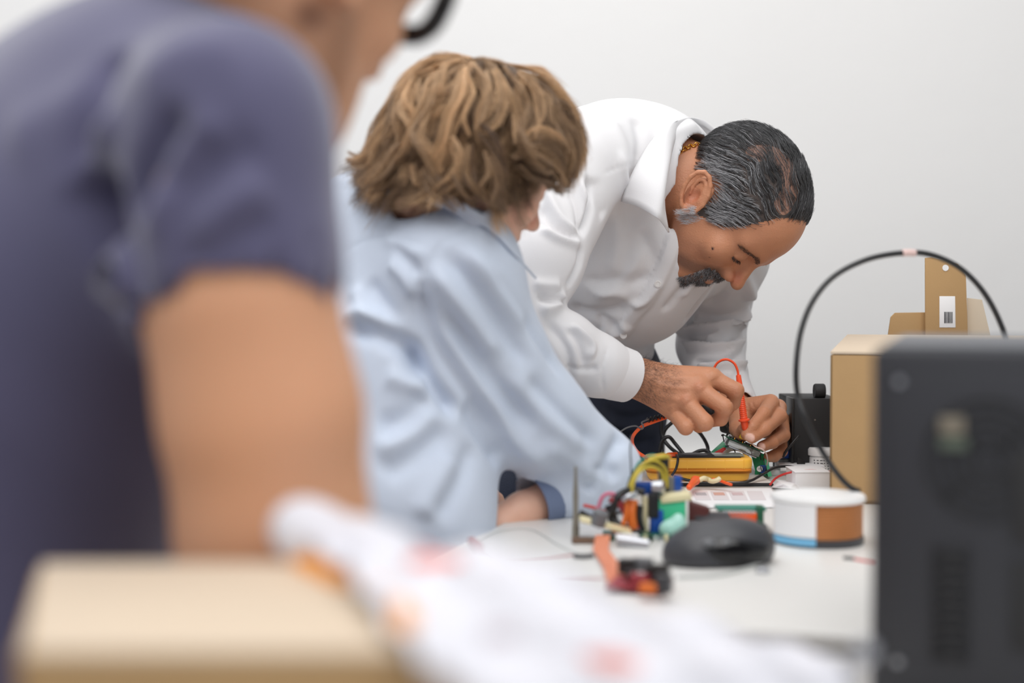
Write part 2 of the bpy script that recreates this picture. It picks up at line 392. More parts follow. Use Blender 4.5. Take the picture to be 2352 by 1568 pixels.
M['shoe'] = mat('shoe_leather', (30, 26, 24), .4)
M['button'] = mat('pearl_button', (225, 222, 220), .25)
M['eye'] = mat('eye_white', (225, 220, 215), .2)
# ---------------------------------------------------------------- the room
WY = 3.0
tag(MB().box((0, WY + .05, 1.5), (8, .1, 3.0)).build('wall_back', M['wall'], smooth=False), kind='structure')
tag(MB().box((0, 1.2, -.05), (8, 7, .1)).build('floor', M['floor'], smooth=False), kind='structure')
tr = MB(); zt = P(1600, 1040, WY)[2]; tr.box((0, WY - .02, zt - .06), (8, .04, .12)); tag(tr.build('trim_1', M['white_trim'], bevel=.004), kind='structure')
def lerp(a, b, t): return a + (b - a)*t
def seat_on(tree, px, py, off=.0):
    h = hit(tree, px, py)
    if h is None: return None
    v = nrm(np.array((0, 0, ZC)) - h); return h + v*off
SK = dict(A=lin(196, 136, 102), B=lin(232, 184, 160), C=lin(220, 164, 128))
# ================================================================ MAN A: white shirt, leaning over the corner of the table
HA = Head(P(1668, 468, 2.22), (.30, -.20, -.90), (.87, -.40, .37), 1.05)
def hand_nodes(mcps, wrist, fingers, k=.012):
    pass
arm_r = [P(1310, 410, 2.14), P(1235, 600, 2.07), P(1165, 745, 2.03), P(1290, 800, 2.04), P(1390, 843, 2.07), P(1460, 866, 2.10)]
arm_l = [P(1650, 590, 2.42), P(1640, 700, 2.5), P(1632, 785, 2.5), P(1655, 860, 2.4), P(1690, 945, 2.30)]
S = [P(1490, 430, 2.30), P(1410, 560, 2.36), P(1345, 720, 2.46), P(1365, 870, 2.54)]
nA = HA.nodes(fat=.004) + HA.ear(1, 1.1, -.016) + HA.ear(-1, 1.1, -.016)
nA += [rc(HA(0, -.03, -.035), P(1515, 400, 2.26), .052, .062, .03), rc(P(1515, 400, 2.26), S[1], .07, .09, .03), rc(S[1], S[2], .1, .085, .03), rc(S[2], S[3], .085, .09, .03),
       rc(P(1370, 400, 2.22), P(1630, 570, 2.4), .04, .04, .03)]
nA += [chain([P(1318, 400, 2.18)] + arm_r[1:], [.035, .042, .038, .038, .031, .0275], .02, .01), chain(arm_l, [.045, .042, .038, .036, .026], .02, .01)]
# right hand, back of the hand to us
W = P(1462, 868, 2.10); W2 = P(1500, 880, 2.095)
mcp = [P(1634, 868, 2.085), P(1604, 892, 2.07), P(1574, 922, 2.07), P(1545, 942, 2.085)]
palm = [rc(W, W2, .0285, .027, .012)]
for q, (m_, r_) in enumerate(zip(mcp, (.0165, .0165, .0155, .0145))):
    b = P(1500 - q*3, 862 + q*12, 2.095); palm += [rc(b, m_, .0175, r_, .014)]
palm += [rc(P(1520, 890, 2.12), P(1600, 905, 2.115), .022, .018, .02)]
fr = [grp(palm, .014)]
fr += [chain([mcp[0], P(1690, 897, 2.075), P(1684, 925, 2.095), P(1666, 942, 2.11)], [0.0137, 0.0120, 0.0102, 0.0084], .0035),
       chain([mcp[1], P(1664, 934, 2.05), P(1655, 961, 2.07), P(1632, 968, 2.095)], [0.0137, 0.0118, 0.0107, 0.0089], .0035),
       chain([mcp[2], P(1619, 970, 2.045), P(1606, 976, 2.07), P(1590, 964, 2.095)], [0.0135, 0.0123, 0.0105, 0.0086], .0035),
       chain([mcp[3], P(1575, 981, 2.055), P(1570, 978, 2.08), P(1562, 960, 2.1)], [0.0126, 0.0111, 0.0096, 0.0082], .0035),
       chain([P(1520, 900, 2.13), P(1580, 925, 2.155), P(1640, 940, 2.14), P(1672, 938, 2.118)], [.018, .0155, .0125, .009], .012)]
nA += [grp(fr, .012)]
# left hand, fingers reaching back to pinch the probe
WL = P(1692, 950, 2.29)
ml = [P(1770, 925, 2.225), P(1787, 936, 2.262), P(1795, 964, 2.292), P(1793, 996, 2.315)]
pl_ = [rc(WL, P(1712, 955, 2.27), .026, .024, .012)]
for m_, b, r_ in zip(ml, (P(1705, 938, 2.25), P(1705, 945, 2.27), P(1708, 962, 2.285), P(1710, 975, 2.30)), (.0138, .0138, .013, .0122)): pl_ += [rc(b, m_, .0165, r_, .011)]
fl = [grp(pl_, .014)]
fl += [chain([ml[0], P(1755, 948, 2.185), P(1728, 980, 2.162), P(1713, 999, 2.158)], [.0125, .0105, .0092, .0078], .0035),
       chain([ml[1], P(1790, 955, 2.215), P(1757, 985, 2.172), P(1727, 1005, 2.158)], [.0128, .0115, .0102, .009], .0035),
       chain([ml[2], P(1799, 999, 2.235), P(1774, 1016, 2.195), P(1750, 1025, 2.180)], [.0122, .0108, .0095, .0084], .0035),
       chain([ml[3], P(1794, 1035, 2.255), P(1778, 1047, 2.225), P(1762, 1050, 2.208)], [.0115, .0102, .0092, .008], .0035),
       chain([P(1702, 960, 2.255), P(1697, 985, 2.21), P(1702, 1000, 2.185), P(1706, 984, 2.172)], [.020, .0145, .0105, .0080], .010)]
nA += [grp(fl, .012)]
VA, QA = net(nA, .0021); VA = relax(VA, QA, 2, .45); treeA = bvh(VA, QA)
VA = wrinkle(VA, QA, treeA, [([(1665, 925), (1690, 918)], .0012, -.0012), ([(1640, 935), (1660, 948)], .0012, -.0008), ([(1690, 870), (1698, 885)], .001, -.0008),
    ([(1706, 925), (1712, 950), (1716, 970)], .0016, -.0016), ([(1716, 922), (1722, 945), (1727, 962)], .0016, -.0016), ([(1727, 922), (1733, 938)], .0014, -.0012),
    ([(1500, 858), (1560, 868), (1625, 862)], .004, .0012), ([(1500, 880), (1550, 890), (1590, 892)], .004, .0014), ([(1505, 905), (1540, 915), (1565, 920)], .004, .0012),
    ([(1600, 880), (1606, 890), (1612, 898)], .008, .0022), ([(1568, 908), (1574, 918), (1580, 926)], .008, .0022), ([(1538, 928), (1545, 938), (1550, 946)], .007, .002), ([(1628, 852), (1636, 862), (1642, 872)], .008, .0018)])
def spot(tree, px, py, r, c, st, sharp=1.5):
    h = hit(tree, px, py); return None if h is None else (h, r, lin(*c), st, sharp)
def spl(tree, pts, r, c, st, sharp=1.5):
    h = [hit(tree, *p) for p in cr(np.array([np.append(p, 0) for p in pts], float), 8)[:, :2]]; h = [x for x in h if x is not None]
    return (np.array(h), r, lin(*c), st, sharp) if h else None
sp = [spot(treeA, 1722, 1006, .0085, (246, 204, 190), .95, 4), spot(treeA, 1748, 1026, .0078, (246, 204, 190), .95, 4),
      spot(treeA, 1605, 886, .013, (190, 120, 92), .35), spot(treeA, 1573, 914, .013, (190, 120, 92), .35), spot(treeA, 1690, 897, .013, (172, 110, 84), .4),
      spot(treeA, 1590, 452, .022, (188, 108, 82), .5), spot(treeA, 1690, 640, .016, (180, 98, 72), .6),
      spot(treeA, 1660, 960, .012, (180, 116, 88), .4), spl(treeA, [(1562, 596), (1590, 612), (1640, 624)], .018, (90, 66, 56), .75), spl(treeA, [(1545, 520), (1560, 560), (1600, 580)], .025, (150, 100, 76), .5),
      
      spl(treeA, [(1735, 352), (1775, 352), (1806, 380), (1818, 430), (1800, 470)], .024, (150, 118, 106), .85, 2), spot(treeA, 1637, 571, .0022, (60, 35, 28), 1, 3), spot(treeA, 1629, 591, .0014, (90, 50, 40), 1, 3)]
A = body_mesh('person', VA, QA, M['skinA'], None, SK['A'], [s for s in sp if s])
tag(A, 'man in a white dress shirt bending over the table with a gold necklace, grey-black hair', 'person')
# --- shirt
sA = [chain([P(1318, 395, 2.15), arm_r[1], arm_r[2]], [.078, .064, .062], .03, .02), chain([arm_r[2], arm_r[3], P(1370, 838, 2.06), P(1435, 862, 2.088)], [.06, .052, .045, .0385], .012, .015),
      chain([P(1655, 595, 2.42), arm_l[1], P(1632, 790, 2.49)], [.08, .060, .060], .03, .02), chain([P(1636, 790, 2.49), P(1648, 855, 2.4), P(1692, 925, 2.32)], [.058, .048, .034], .01, .015),
      rc(P(1370, 355, 2.2), P(1640, 560, 2.40), .075, .07, .05), rc(P(1500, 400, 2.27), S[1], .105, .135, .06), rc(P(1400, 380, 2.30), S[1], .10, .13, .06), rc(S[1], S[2], .13, .105, .06), rc(S[2], S[3], .105, .105, .05),
      rc(P(1560, 560, 2.27), P(1470, 660, 2.33), .075, .085, .06),
      rc(HA(0, -.02, -.05), P(1560, 405, 2.24), .075, .072, .006, -1), rc(P(1578, 400, 2.24), P(1560, 520, 2.16), .05, .022, .006, -1),
      rc(P(1425, 860, 2.086), P(1520, 892, 2.10), .0345, .0345, .003, -1), rc(P(1680, 915, 2.33), P(1720, 985, 2.26), .029, .031, .003, -1)]
V_, Q_ = net(sA, .0036); V_ = relax(V_, Q_, 3); V_ = ripple(V_, vnormals(V_, Q_), .0016, 26, 3); t_ = bvh(V_, Q_)
foldsA = [([(1712, 735), (1690, 760), (1640, 775), (1590, 800)], .005, .010), ([(1700, 800), (1650, 830), (1600, 850)], .0045, .009), ([(1705, 850), (1660, 880), (1640, 900)], .0045, -.007), ([(1330, 545), (1352, 480), (1350, 400)], .007, -0.0130), ([(1352, 480), (1340, 420), (1325, 350)], .006, 0.0078), ([(1320, 400), (1345, 470), (1332, 540)], .005, 0.0065),
    ([(1250, 420), (1285, 500), (1330, 545)], .008, 0.0104), ([(1235, 470), (1270, 520), (1330, 550)], .007, -0.0091), ([(1300, 410), (1325, 480), (1330, 540)], .005, -0.0065), ([(1240, 520), (1280, 545), (1335, 560)], .007, 0.0091),
    ([(1300, 690), (1265, 690), (1230, 680)], .006, -0.0104), ([(1300, 668), (1270, 705), (1232, 715)], .010, 0.0130), ([(1290, 655), (1250, 655), (1220, 650)], .008, 0.0065),
    ([(1335, 560), (1330, 610), (1300, 665)], .006, -0.0091), ([(1420, 340), (1440, 420), (1450, 470)], .006, 0.0052), ([(1360, 405), (1390, 520), (1375, 620)], .012, -0.0052), ([(1410, 480), (1420, 560), (1400, 640)], .012, 0.0052),
    ([(1300, 650), (1380, 650), (1500, 640)], .012, -0.0078), ([(1290, 690), (1360, 720), (1450, 700)], .012, -0.0091), ([(1310, 720), (1400, 760), (1450, 740)], .01, 0.0078), ([(1520, 640), (1480, 690), (1440, 700)], .006, 0.0065),
    ([(1380, 400), (1440, 378), (1480, 372)], .0016, -.002, 'crease'),
    ([(1345, 405), (1352, 500), (1335, 550)], .002, -.003, 'crease'),
    ([(1380, 845), (1330, 850), (1300, 845)], .005, -0.0052), ([(1300, 750), (1330, 790), (1345, 850)], .006, -0.0065), ([(1310, 740), (1360, 790), (1350, 830)], .006, 0.0065), ([(1250, 730), (1300, 800), (1310, 880)], .008, -0.0078), ([(1398, 790), (1383, 850), (1388, 905)], .0016, -.0025, 'crease'),
    ([(1700, 640), (1650, 690), (1600, 700)], .01, -0.0117), ([(1745, 690), (1690, 722), (1640, 735), (1560, 728)], .0055, 0.0234), ([(1740, 715), (1680, 745), (1610, 752), (1550, 745)], .0045, -0.0234), ([(1720, 745), (1650, 765), (1555, 765)], .0042, 0.0253),
    ([(1722, 770), (1650, 787), (1560, 782)], .0042, -0.0253), ([(1715, 790), (1660, 806), (1575, 800)], .0045, 0.0215), ([(1712, 815), (1660, 826), (1590, 832)], .0042, -0.0175), ([(1712, 840), (1670, 846), (1600, 846)], .0045, 0.0175), ([(1708, 868), (1670, 866), (1620, 872)], .0042, -0.0117), ([(1640, 650), (1600, 700), (1572, 740)], .0055, -0.0175), ([(1690, 600), (1720, 660), (1735, 720)], .01, 0.0117),
    ([(1590, 700), (1610, 730), (1660, 760)], .006, 0.0078), ([(1700, 880), (1690, 905), (1700, 930)], .005, -0.0052),
    ([(1460, 520), (1500, 600), (1480, 660)], .012, -0.0052), ([(1480, 560), (1440, 640), (1360, 690)], .010, 0.0065), ([(1330, 600), (1360, 660), (1450, 680)], .010, 0.0065), ([(1310, 760), (1380, 735), (1430, 760)], .008, -0.0078), ([(1560, 600), (1590, 640), (1560, 690)], .008, 0.0052), ([(1600, 620), (1560, 670), (1520, 720)], .007, -0.0052),
    ([(1500, 330), (1560, 300), (1600, 285)], .01, 0.0039), ([(1400, 270), (1430, 330), (1440, 400)], .012, 0.0052), ([(1460, 270), (1470, 330), (1460, 380)], .01, -0.0052),
    ([(1555, 530), (1530, 600), (1490, 680), (1455, 720), (1420, 770)], .0125, .0052, 'strip'), ([(1535, 530), (1511, 600), (1473, 676), (1439, 716), (1405, 765)], .0018, -.0045, 'crease')]
V_ = wrinkle(V_, Q_, t_, foldsA); tsA = bvh(V_, Q_)
shA = link('shirt', mesh_np('shirt', V_, Q_), M['shirtA'], A)
for bx, by in ((1511, 652), (1432, 770)):
    p = seat_on(tsA, bx, by, .0015)
    if p is not None: MB().lathe(p, np.array((0, 0, ZC)) - p, [(0, -.001), (.0055, -.001), (.0055, .0008), (.0035, .0012), (.003, .0006), (0, .0006)], 16).build('button', M['button'], shA)
def on(tree, px, py, off, dflt):
    h = seat_on(tree, px, py, off); return P(px, py, dflt) if h is None or abs(h[1] - P(px, py, dflt)[1]) > .09 else h
Srow = PX((1536, 534, 2.12), (1524, 456, 2.13), (1532, 400, 2.15), (1548, 335, 2.20), (1584, 300, 2.29), (1614, 304, 2.35), (1643, 330, 2.40))
Frow = PX((1506, 498, 2.085), (1522, 436, 2.09), (1533, 375, 2.115), (1549, 307, 2.17), (1585, 280, 2.25), (1613, 286, 2.31), (1644, 310, 2.37))
Orow = [on(tsA, px, py, .008, d) for px, py, d in ((1427, 463, 2.12), (1450, 403, 2.13), (1484, 341, 2.14), (1520, 298, 2.17), (1560, 276, 2.25), (1608, 277, 2.33), (1644, 300, 2.40))]
Mrow = [lerp(a, b, .5) + np.array((0, -.006, .003)) for a, b in zip(Frow, Orow)]
sheet('collar', [Srow, lerp(Srow, Frow, .6) + np.array((.002, -.002, 0)), Frow, Mrow, Orow], M['shirtA'], shA, 40, 20, .0022)
# cuffs
def cuff(name, c0, c1, r0, r1, m, parent, n=40):
    ax = nrm(c1 - c0); L = np.linalg.norm(c1 - c0); t = .0018
    return MB().lathe(c0, ax, [(r0, 0), (lerp(r0, r1, .5) + .0008, L*.5), (r1, L - .001), (r1, L), (r1 - t, L), (r1 - t - .001, L*.5), (r0 - t*2, 0)], n).build(name, m, parent)
cuff('cuff', P(1382, 846, 2.064), P(1440, 863, 2.09), .0415, .0395, M['shirtA'], shA)
# necklace of open links lying on the neck
nk = bpy.data.objects.new('necklace', None); COL.objects.link(nk); nk.parent = A
pts = []
for q in cr(np.array([(1529, 385, 0), (1536, 372, 0), (1552, 354, 0), (1570, 343, 0), (1590, 335, 0), (1612, 331, 0)], float), 60)[:, :2]:
    h = seat_on(treeA, q[0], q[1], .0022)
    if h is not None: pts.append(h)
if len(pts) > 10:
    pts = cr(pts, 15); lm = None
    for i in range(len(pts) - 1):
        c = (pts[i] + pts[i + 1])/2; t = nrm(pts[i + 1] - pts[i]); L = np.linalg.norm(pts[i + 1] - pts[i]); v = nrm(np.array((0, 0, ZC)) - c); b = nrm(np.cross(t, v)); v2 = np.cross(b, t)
        if i % 2: b, v2 = nrm(b*.45 + v2*.9), None
        a = np.linspace(0, 2*np.pi, 20, endpoint=False); ring = [c + t*np.cos(x)*L*.66 + b*np.sign(np.sin(x))*abs(np.sin(x))**.7*.0036 for x in a]; ring.append(ring[0])
        lo = MB().tube(ring, .0011, 6, False).build('link', M['gold'], nk, auto=False)
# trousers and shoes
FT = [np.array((.21, 2.62, .07)), np.array((.02, 2.42, .07))]
ln = [rc(S[3], P(1400, 930, 2.56), .108, .09, .04), rc(P(1300, 900, 2.48), P(1385, 880, 2.53), .09, .1, .05), chain([P(1405, 900, 2.57), P(1430, 1120, 2.58), P(1440, 1500, 2.62), FT[0]], [.095, .078, .07, .06], .03, .02),
      chain([P(1290, 920, 2.46), P(1210, 1150, 2.36), P(1200, 1500, 2.4), FT[1]], [.095, .085, .072, .06], .02, .02)]
V_, Q_ = net(ln, .007); V_ = relax(V_, Q_, 2); V_ = ripple(V_, vnormals(V_, Q_), .002, 30, 9); t_ = bvh(V_, Q_)
V_ = wrinkle(V_, Q_, t_, [([(1380, 930), (1430, 960), (1500, 950)], .008, -.005), ([(1390, 960), (1450, 985), (1505, 975)], .008, .004), ([(1400, 1000), (1450, 1020), (1510, 1010)], .009, -.005)])
link('trousers', mesh_np('trousers', V_, Q_), M['navy'], A)
def shoe(p, yaw, parent):
    c, s_ = math.cos(yaw), math.sin(yaw); f = np.array((c, s_, 0)); p = np.array((p[0], p[1], 0)); up = np.array((0, 0, 1))
    V_, Q_ = net([rc(p + up*.045, p + f*.1 + up*.04, .042, .04, .03), rc(p + f*.1 + up*.036, p + f*.19 + up*.03, .042, .03, .03), rc(p + up*.04, p + up*.1, .042, .04, .02), el(p + f*.1 - up*.2, (.4, .4, .2), None, .002, -1)], .007)
    link('shoe', mesh_np('shoe', relax(V_, Q_, 2), Q_), M['shoe'], parent)

for q in FT: shoe(q, -.6, A)
# wristwatch on the left wrist
ww = bpy.data.objects.new('wristwatch', None); COL.objects.link(ww); ww.parent = A
ax = nrm(np.array((.85, -.32, -.22))); wc = P(1681, 951, 2.29)
MB().lathe(wc - ax*.010, ax, [(.0295, 0), (.0315, 0), (.0325, .003), (.0325, .015), (.0315, .018), (.0295, .018)], 36).build('strap', M['blackmatte'], ww)
u_ = nrm(np.cross(ax, (0, 1, 0))); u_ = nrm(-u_*.2 + np.array((0, 1, 0))*-.9); u_ = nrm(u_ - ax*(u_ @ ax)); cs = wc - u_*.031
MB().lathe(cs, -u_, [(0, 0), (.019, 0), (.019, .008), (.0165, .010), (.0165, .0095), (0, .0095)], 28).build('watch_case', M['steel'], ww)
# ---------------------------------------------------------------- hair
def sdf_push(nodes, X, off):
    e = .002; d = ev(nodes, X.astype(np.float32)); g = np.stack([ev(nodes, (X + np.eye(3)[a]*e).astype(np.float32)) - d for a in range(3)], 1)
    g /= np.linalg.norm(g, axis=1)[:, None] + 1e-9; return X + g*np.maximum(off - d, 0)[:, None], g, d
def guides(roots, nodes, dirf, L, k, lift, follow=0):
    """walk strands over the skull; dirf(X, t, g) gives the way, lift(t) the clearance"""
    C = np.zeros((len(roots), k, 3)); X = roots.copy(); C[:, 0] = X; L = np.broadcast_to(L, len(roots))
    for i in range(1, k):
        t = i/(k - 1); _, g, d = sdf_push(nodes, X, -9); v = dirf(X, t, g); v /= np.linalg.norm(v, axis=1)[:, None] + 1e-9
        X = X + v*(L/(k - 1))[:, None]; X, g, d = sdf_push(nodes, X, lift(t)*np.ones(len(X)))
        if follow: X = X - g*(np.maximum(d - lift(t), 0)*follow)[:, None]
        C[:, i] = X
    return C
def clumped(G, roots, tight=.8, spread=.002, seed=1, fuzz=.0006):
    """every strand starts at its own root and gathers towards the nearest guide"""
    r = np.random.default_rng(seed); from mathutils.kdtree import KDTree
    kd = KDTree(len(G)); [kd.insert(Vector(g), i) for i, g in enumerate(G[:, 0])]; kd.balance()
    a = np.array([kd.find(Vector(x))[1] for x in roots]); k = G.shape[1]; t = np.linspace(0, 1, k)
    off = roots - G[a, 0]; rel = r.normal(size=(len(roots), 3))*spread
    c = (1 - tight*np.minimum(1, t*1.8)); C = G[a] + off[:, None, :]*c[None, :, None] + rel[:, None, :]*(t[None, :, None])
    ph = r.uniform(0, 6.28, (len(roots), 3)); C += fuzz*np.sin(t[None, :, None]*9 + ph[:, None, :])*t[None, :, None]
    return C, a
def pick(V, mask, n, seed=1):
    r = np.random.default_rng(seed); i = np.nonzero(mask)[0]; return i[r.integers(0, len(i), n)]
def shell(name, V, Q, mask, off, m, parent):
    """thin cap of the masked part of a skin mesh"""
    N = vnormals(V, Q); q = Q[mask[Q].all(1)]; u, inv = np.unique(q, return_inverse=True)
    return link(name, mesh_np(name, V[u] + N[u]*off, inv.reshape(q.shape)), m, parent)
# man A: short, combed back, salt and pepper, thin on top
LA = HA.loc(VA); x_, y_, z_ = LA.T; NA_ = vnormals(VA, QA)
yf = np.interp(z_, [-.04, -.02, .0, .03, .055, .08, .1, .13], [.012, .030, .052, .064, .068, .070, .079, .086])
zl = np.interp(y_, [-.12, -.06, -.035, -.01, .0, .03, .09], [.0, .004, .0, .014, -.03, -.032, -.03])
near_ear = (np.hypot(y_ + .012, (z_ + .012)*.8) < .03) & (np.abs(x_) > .05)
ear_front = (y_ > .008) & (y_ < yf) & (z_ > -.04) & (z_ < .03)
mA = (y_ < yf) & (z_ > zl) & (np.abs(x_) < .085) & (~near_ear | ear_front) & (z_ > -.065) & (np.linalg.norm(LA, axis=1) < .16)
bald = spl(treeA, [(1735, 352), (1775, 352), (1806, 380), (1818, 430), (1800, 470)], .03, (0, 0, 0), 1)[0]; bd_, _, _ = segdist(VA, bald); thin = .8*np.exp(-(bd_/.014)**2)
M['hairA_base'] = mat('scalp_dark', (72, 62, 58), .7, noise=.2, nscale=200)
M['hairA'] = hairmat('salt_pepper_hair', (17, 16, 18), (214, 214, 218), .5)
hA = shell('hair', VA, QA, mA & (thin < .3) & (y_ < yf - .007) & (z_ > zl + .004), .0006, M['hairA_base'], A)
skA = [n for n in nA[:4]] + [n for n in nA if 0]
rg = np.random.default_rng(5); dens = 1 - .85*np.clip(thin, 0, 1); mm = mA & (rg.random(len(VA)) < dens*np.clip((yf - y_)/.008, .15, 1))
def dirA(X, t, g):
    l = HA.loc(X); lx, ly, lz = l.T
    v = np.stack([np.sign(lx)*np.clip(.12 - lz, 0, .12)*1.2*0 + lx*1.0, np.full(len(lx), -1.), np.where(lz > .06, -.15, -.75) - np.where(ly > -.02, .0, .3)], 1)
    v[:, 0] += .35*np.sin(ly*140 + lz*90); v[:, 2] += .35*np.sin(ly*110 - lx*150)
    v = v @ HA.M.T; v = v - g*(v*g).sum(1)[:, None]*1.0
    return v + g*.20*(1 - t)
ig = pick(VA, mA, 1500, 3); G = guides(VA[ig], skA, dirA, rg.uniform(.018, .034, 1500), 9, lambda t: .001 + .005*t*(2 - t)*.9, .5)
ir = pick(VA, mm, 17000, 4); C, a_ = clumped(G, VA[ir], .72, .0010, 2, .0005)
lr = LA[ir]; grey = np.clip(.03 + .75*np.exp(-((lr[:, 2] + .005)/.045)**2)*(lr[:, 1] > -.05) + .25*(np.abs(lr[:, 0]) > .066), 0, 1)
tone = np.where(rg.random(len(ir)) < grey*.75, rg.uniform(.45, 1, len(ir)), rg.uniform(0, .18, len(ir)))
strands('hair_strands', C, .00021, M['hairA'], hA, tone, 'stuff')
sb = (y_ > .004) & (y_ < .024) & (z_ > -.048) & (z_ < -.02) & (x_ > .05)
ib = pick(VA, sb, 500, 8)
if len(ib):
    d0 = (HA.M @ np.array((.2, -.5, -1))); Cb = VA[ib][:, None] + (d0 + rg.normal(size=(500, 3))*.2)[:, None]*np.linspace(0, .010, 6)[None, :, None] + NA_[ib][:, None]*(.0015*np.sin(np.linspace(0, 3, 6)))[None, :, None]
    strands('sideburn', Cb, .0002, M['hairA'], hA, rg.uniform(.85, 1, 500), 'stuff')
# goatee, moustache, brows, lashes
def stubble(name, mask, n, L, d0, m, parent, tones, r=.00016, seed=3, V=None, N=None, jit=.4, lift_=.6):
    i = pick(V, mask, n, seed); r_ = np.random.default_rng(seed); d = d0 + N[i]*lift_ + r_.normal(size=(n, 3))*jit; d /= np.linalg.norm(d, axis=1)[:, None]
    t = np.linspace(0, 1, 5); C = V[i][:, None] + d[:, None]*(r_.uniform(.6, 1, n)*L)[:, None, None]*t[None, :, None]
    return strands(name, C, r, m, parent, tones(n), 'stuff')
nearh = np.linalg.norm(LA, axis=1) < .15
bd = ((np.hypot(x_/.034, (z_ + .084)/.027) < 1.0) & (y_ > .03) & (z_ < -.070)) | ((np.abs(z_ + .047) < .006) & (np.abs(x_) < .03) & (y_ > .075)) | ((np.abs(x_) < .037) & (z_ < -.046) & (z_ > -.1) & (y_ > .035) & ~((np.abs(z_ + .060) < .007) & (np.abs(x_) < .018)))
stubble('beard', bd & nearh, 8500, .006, HA.M @ np.array((0, .1, -.9)), M['hairA'], A, lambda n: np.where(rg.random(n) < .42, rg.uniform(.25, .75, n), rg.uniform(0, .2, n)), r=.0002, V=VA, N=NA_)
bw = (np.abs(z_ - (.022 - np.abs(np.abs(x_) - .026)*.35)) < .0034) & (np.abs(x_) > .013) & (np.abs(x_) < .056) & (y_ > .045)
stubble('eyebrow', bw & nearh, 800, .008, HA.M @ np.array((.8, -.2, .1)), M['hairA'], A, lambda n: rg.uniform(0, .1, n), V=VA, N=NA_, jit=.22, lift_=.2, r=.00013)
# dark hair on the back of the right hand and wrist
pr = np.array([P(1462, 868, 2.1)]); dw = np.linalg.norm(VA - P(1490, 866, 2.075), axis=1); hm = (dw < .046) & ((NA_ @ np.array((0, -1, .35))) > .25) & (VA[:, 0] > P(1462, 868, 2.1)[0] - .012)
if hm.any():
    i = pick(VA, hm, 2300, 5); i = i[rg.random(2300) < np.clip(1.35 - dw[i]/.042, .12, 1)][:1300]; t = np.linspace(0, 1, 7); d = np.array((.8, -.1, -.35)) + rg.normal(size=(len(i), 3))*.45; d /= np.linalg.norm(d, axis=1)[:, None]; Ls = rg.uniform(.005, .012, len(i))
    C = VA[i][:, None] + d[:, None]*Ls[:, None, None]*t[None, :, None] + NA_[i][:, None]*(.0035*np.sin(t*2.6))[None, :, None]
    strands('arm_hair', C, .000075, M['hairA'], A, rg.uniform(0, .08, len(i)), 'stuff')
ls = (np.abs(z_ + .0045 + np.abs(np.abs(x_) - .031)*.15) < .0016) & (np.abs(x_) > .017) & (np.abs(x_) < .046) & (y_ > .06) & nearh
if ls.any(): stubble('eyelash', ls, 260, .006, HA.M @ np.array((.1, 1, -.6)), M['hairA'], A, lambda n: rg.uniform(0, .03, n), V=VA, N=NA_, jit=.2)
# ================================================================ YOUNG MAN B: seated, back to us, pale blue shirt
HB = Head(P(1084, 376, 1.74), (.74, .52, -.42), (.40, .10, .90), .98)
sh_r, sh_l = P(1040, 620, 1.72), P(800, 640, 1.93)
ar = [sh_r, P(1120, 800, 1.76), P(1230, 960, 1.80), P(1380, 1090, 1.85)]
fo = [ar[-1], P(1300, 1130, 1.83), P(1200, 1172, 1.80), P(1150, 1200, 1.785)]
Bs = [P(965, 520, 1.80), P(935, 680, 1.82), P(915, 880, 1.78), P(895, 1180, 1.74), np.array((-.15, 1.70, .56))]
nB = HB.nodes(closed=False)
nB += [rc(HB(0, -.03, -.04), Bs[0], .048, .046, .03), rc(Bs[0], Bs[1], .05, .07, .03), rc(Bs[1], Bs[2], .07, .07, .03), rc(Bs[2], Bs[4], .07, .08, .03), rc(sh_r, sh_l, .04, .04, .03),
       chain(ar + fo[1:], [.045, .042, .038, .035, .027, .0225, .0205], .02, .01)]
def simple_hand(wr, dirv, side, palmn, k=1.0, curl=.5):
    """palm, four unequal curled fingers and a thumb from the side of the palm"""
    f = nrm(dirv); n = nrm(palmn - f*(np.dot(palmn, f))); s = np.cross(n, f)*side; out = []; pal = []
    for q, (o, L, r) in enumerate(((.027, .044, .0095), (.009, .048, .0098), (-.009, .045, .0093), (-.026, .036, .0082))):
        m_ = wr + f*.085*k + s*o*k; pal.append(rc(wr + s*o*.5, m_, .013*k, .0115*k, .01)); pts = [m_]; a = .15
        for seg in (1, .62, .5): a += curl; pts.append(pts[-1] + (f*math.cos(a) + n*math.sin(a))*L*seg*k)
        out.append(chain(pts, [r*1.05*k, r*k, r*.9*k, r*.75*k], .005))
    th = [wr + s*.02*k + f*.02*k, wr + s*.042*k + f*.045*k + n*.008, wr + s*.046*k + f*.075*k + n*.018, wr + s*.036*k + f*.098*k + n*.025]
    return grp([grp(pal, .014)] + out + [chain(th, [.014*k, .0125*k, .0105*k, .008*k], .014)], .012)
nB += [simple_hand(fo[-1], np.array((-.8, -.1, -.35)), 1, np.array((-.1, .3, -1)))]
al = [sh_l, P(900, 850, 2.05), P(1060, 1080, 2.05), P(1280, 1115, 2.02), P(1375, 1120, 1.98)]
al = [sh_l, np.array((-.27, 2.0, .95)), np.array((-.22, 2.08, .83)), np.array((-.13, 2.02, .775)), np.array((-.12, 1.98, .76))]
nB += [chain(al, [.045, .042, .036, .027, .024], .02), simple_hand(al[-1] - np.array((.01, 0, 0)), np.array((1, .1, .0)), -1, np.array((0, -.3, -1)), .9)]
VB, QB = net(nB, .0026); VB = relax(VB, QB, 2, .4); treeB = bvh(VB, QB)
spB = [spot(treeB, 1225, 505, .018, (226, 140, 116), .6), spot(treeB, 1195, 480, .03, (230, 156, 130), .5), spot(treeB, 1212, 548, .012, (196, 108, 96), .6)]
B = body_mesh('person', VB, QB, M['skinB'], None, SK['B'], [s for s in spB if s])
tag(B, 'seated young man in a pale blue shirt with wavy light brown hair, back to us', 'person')
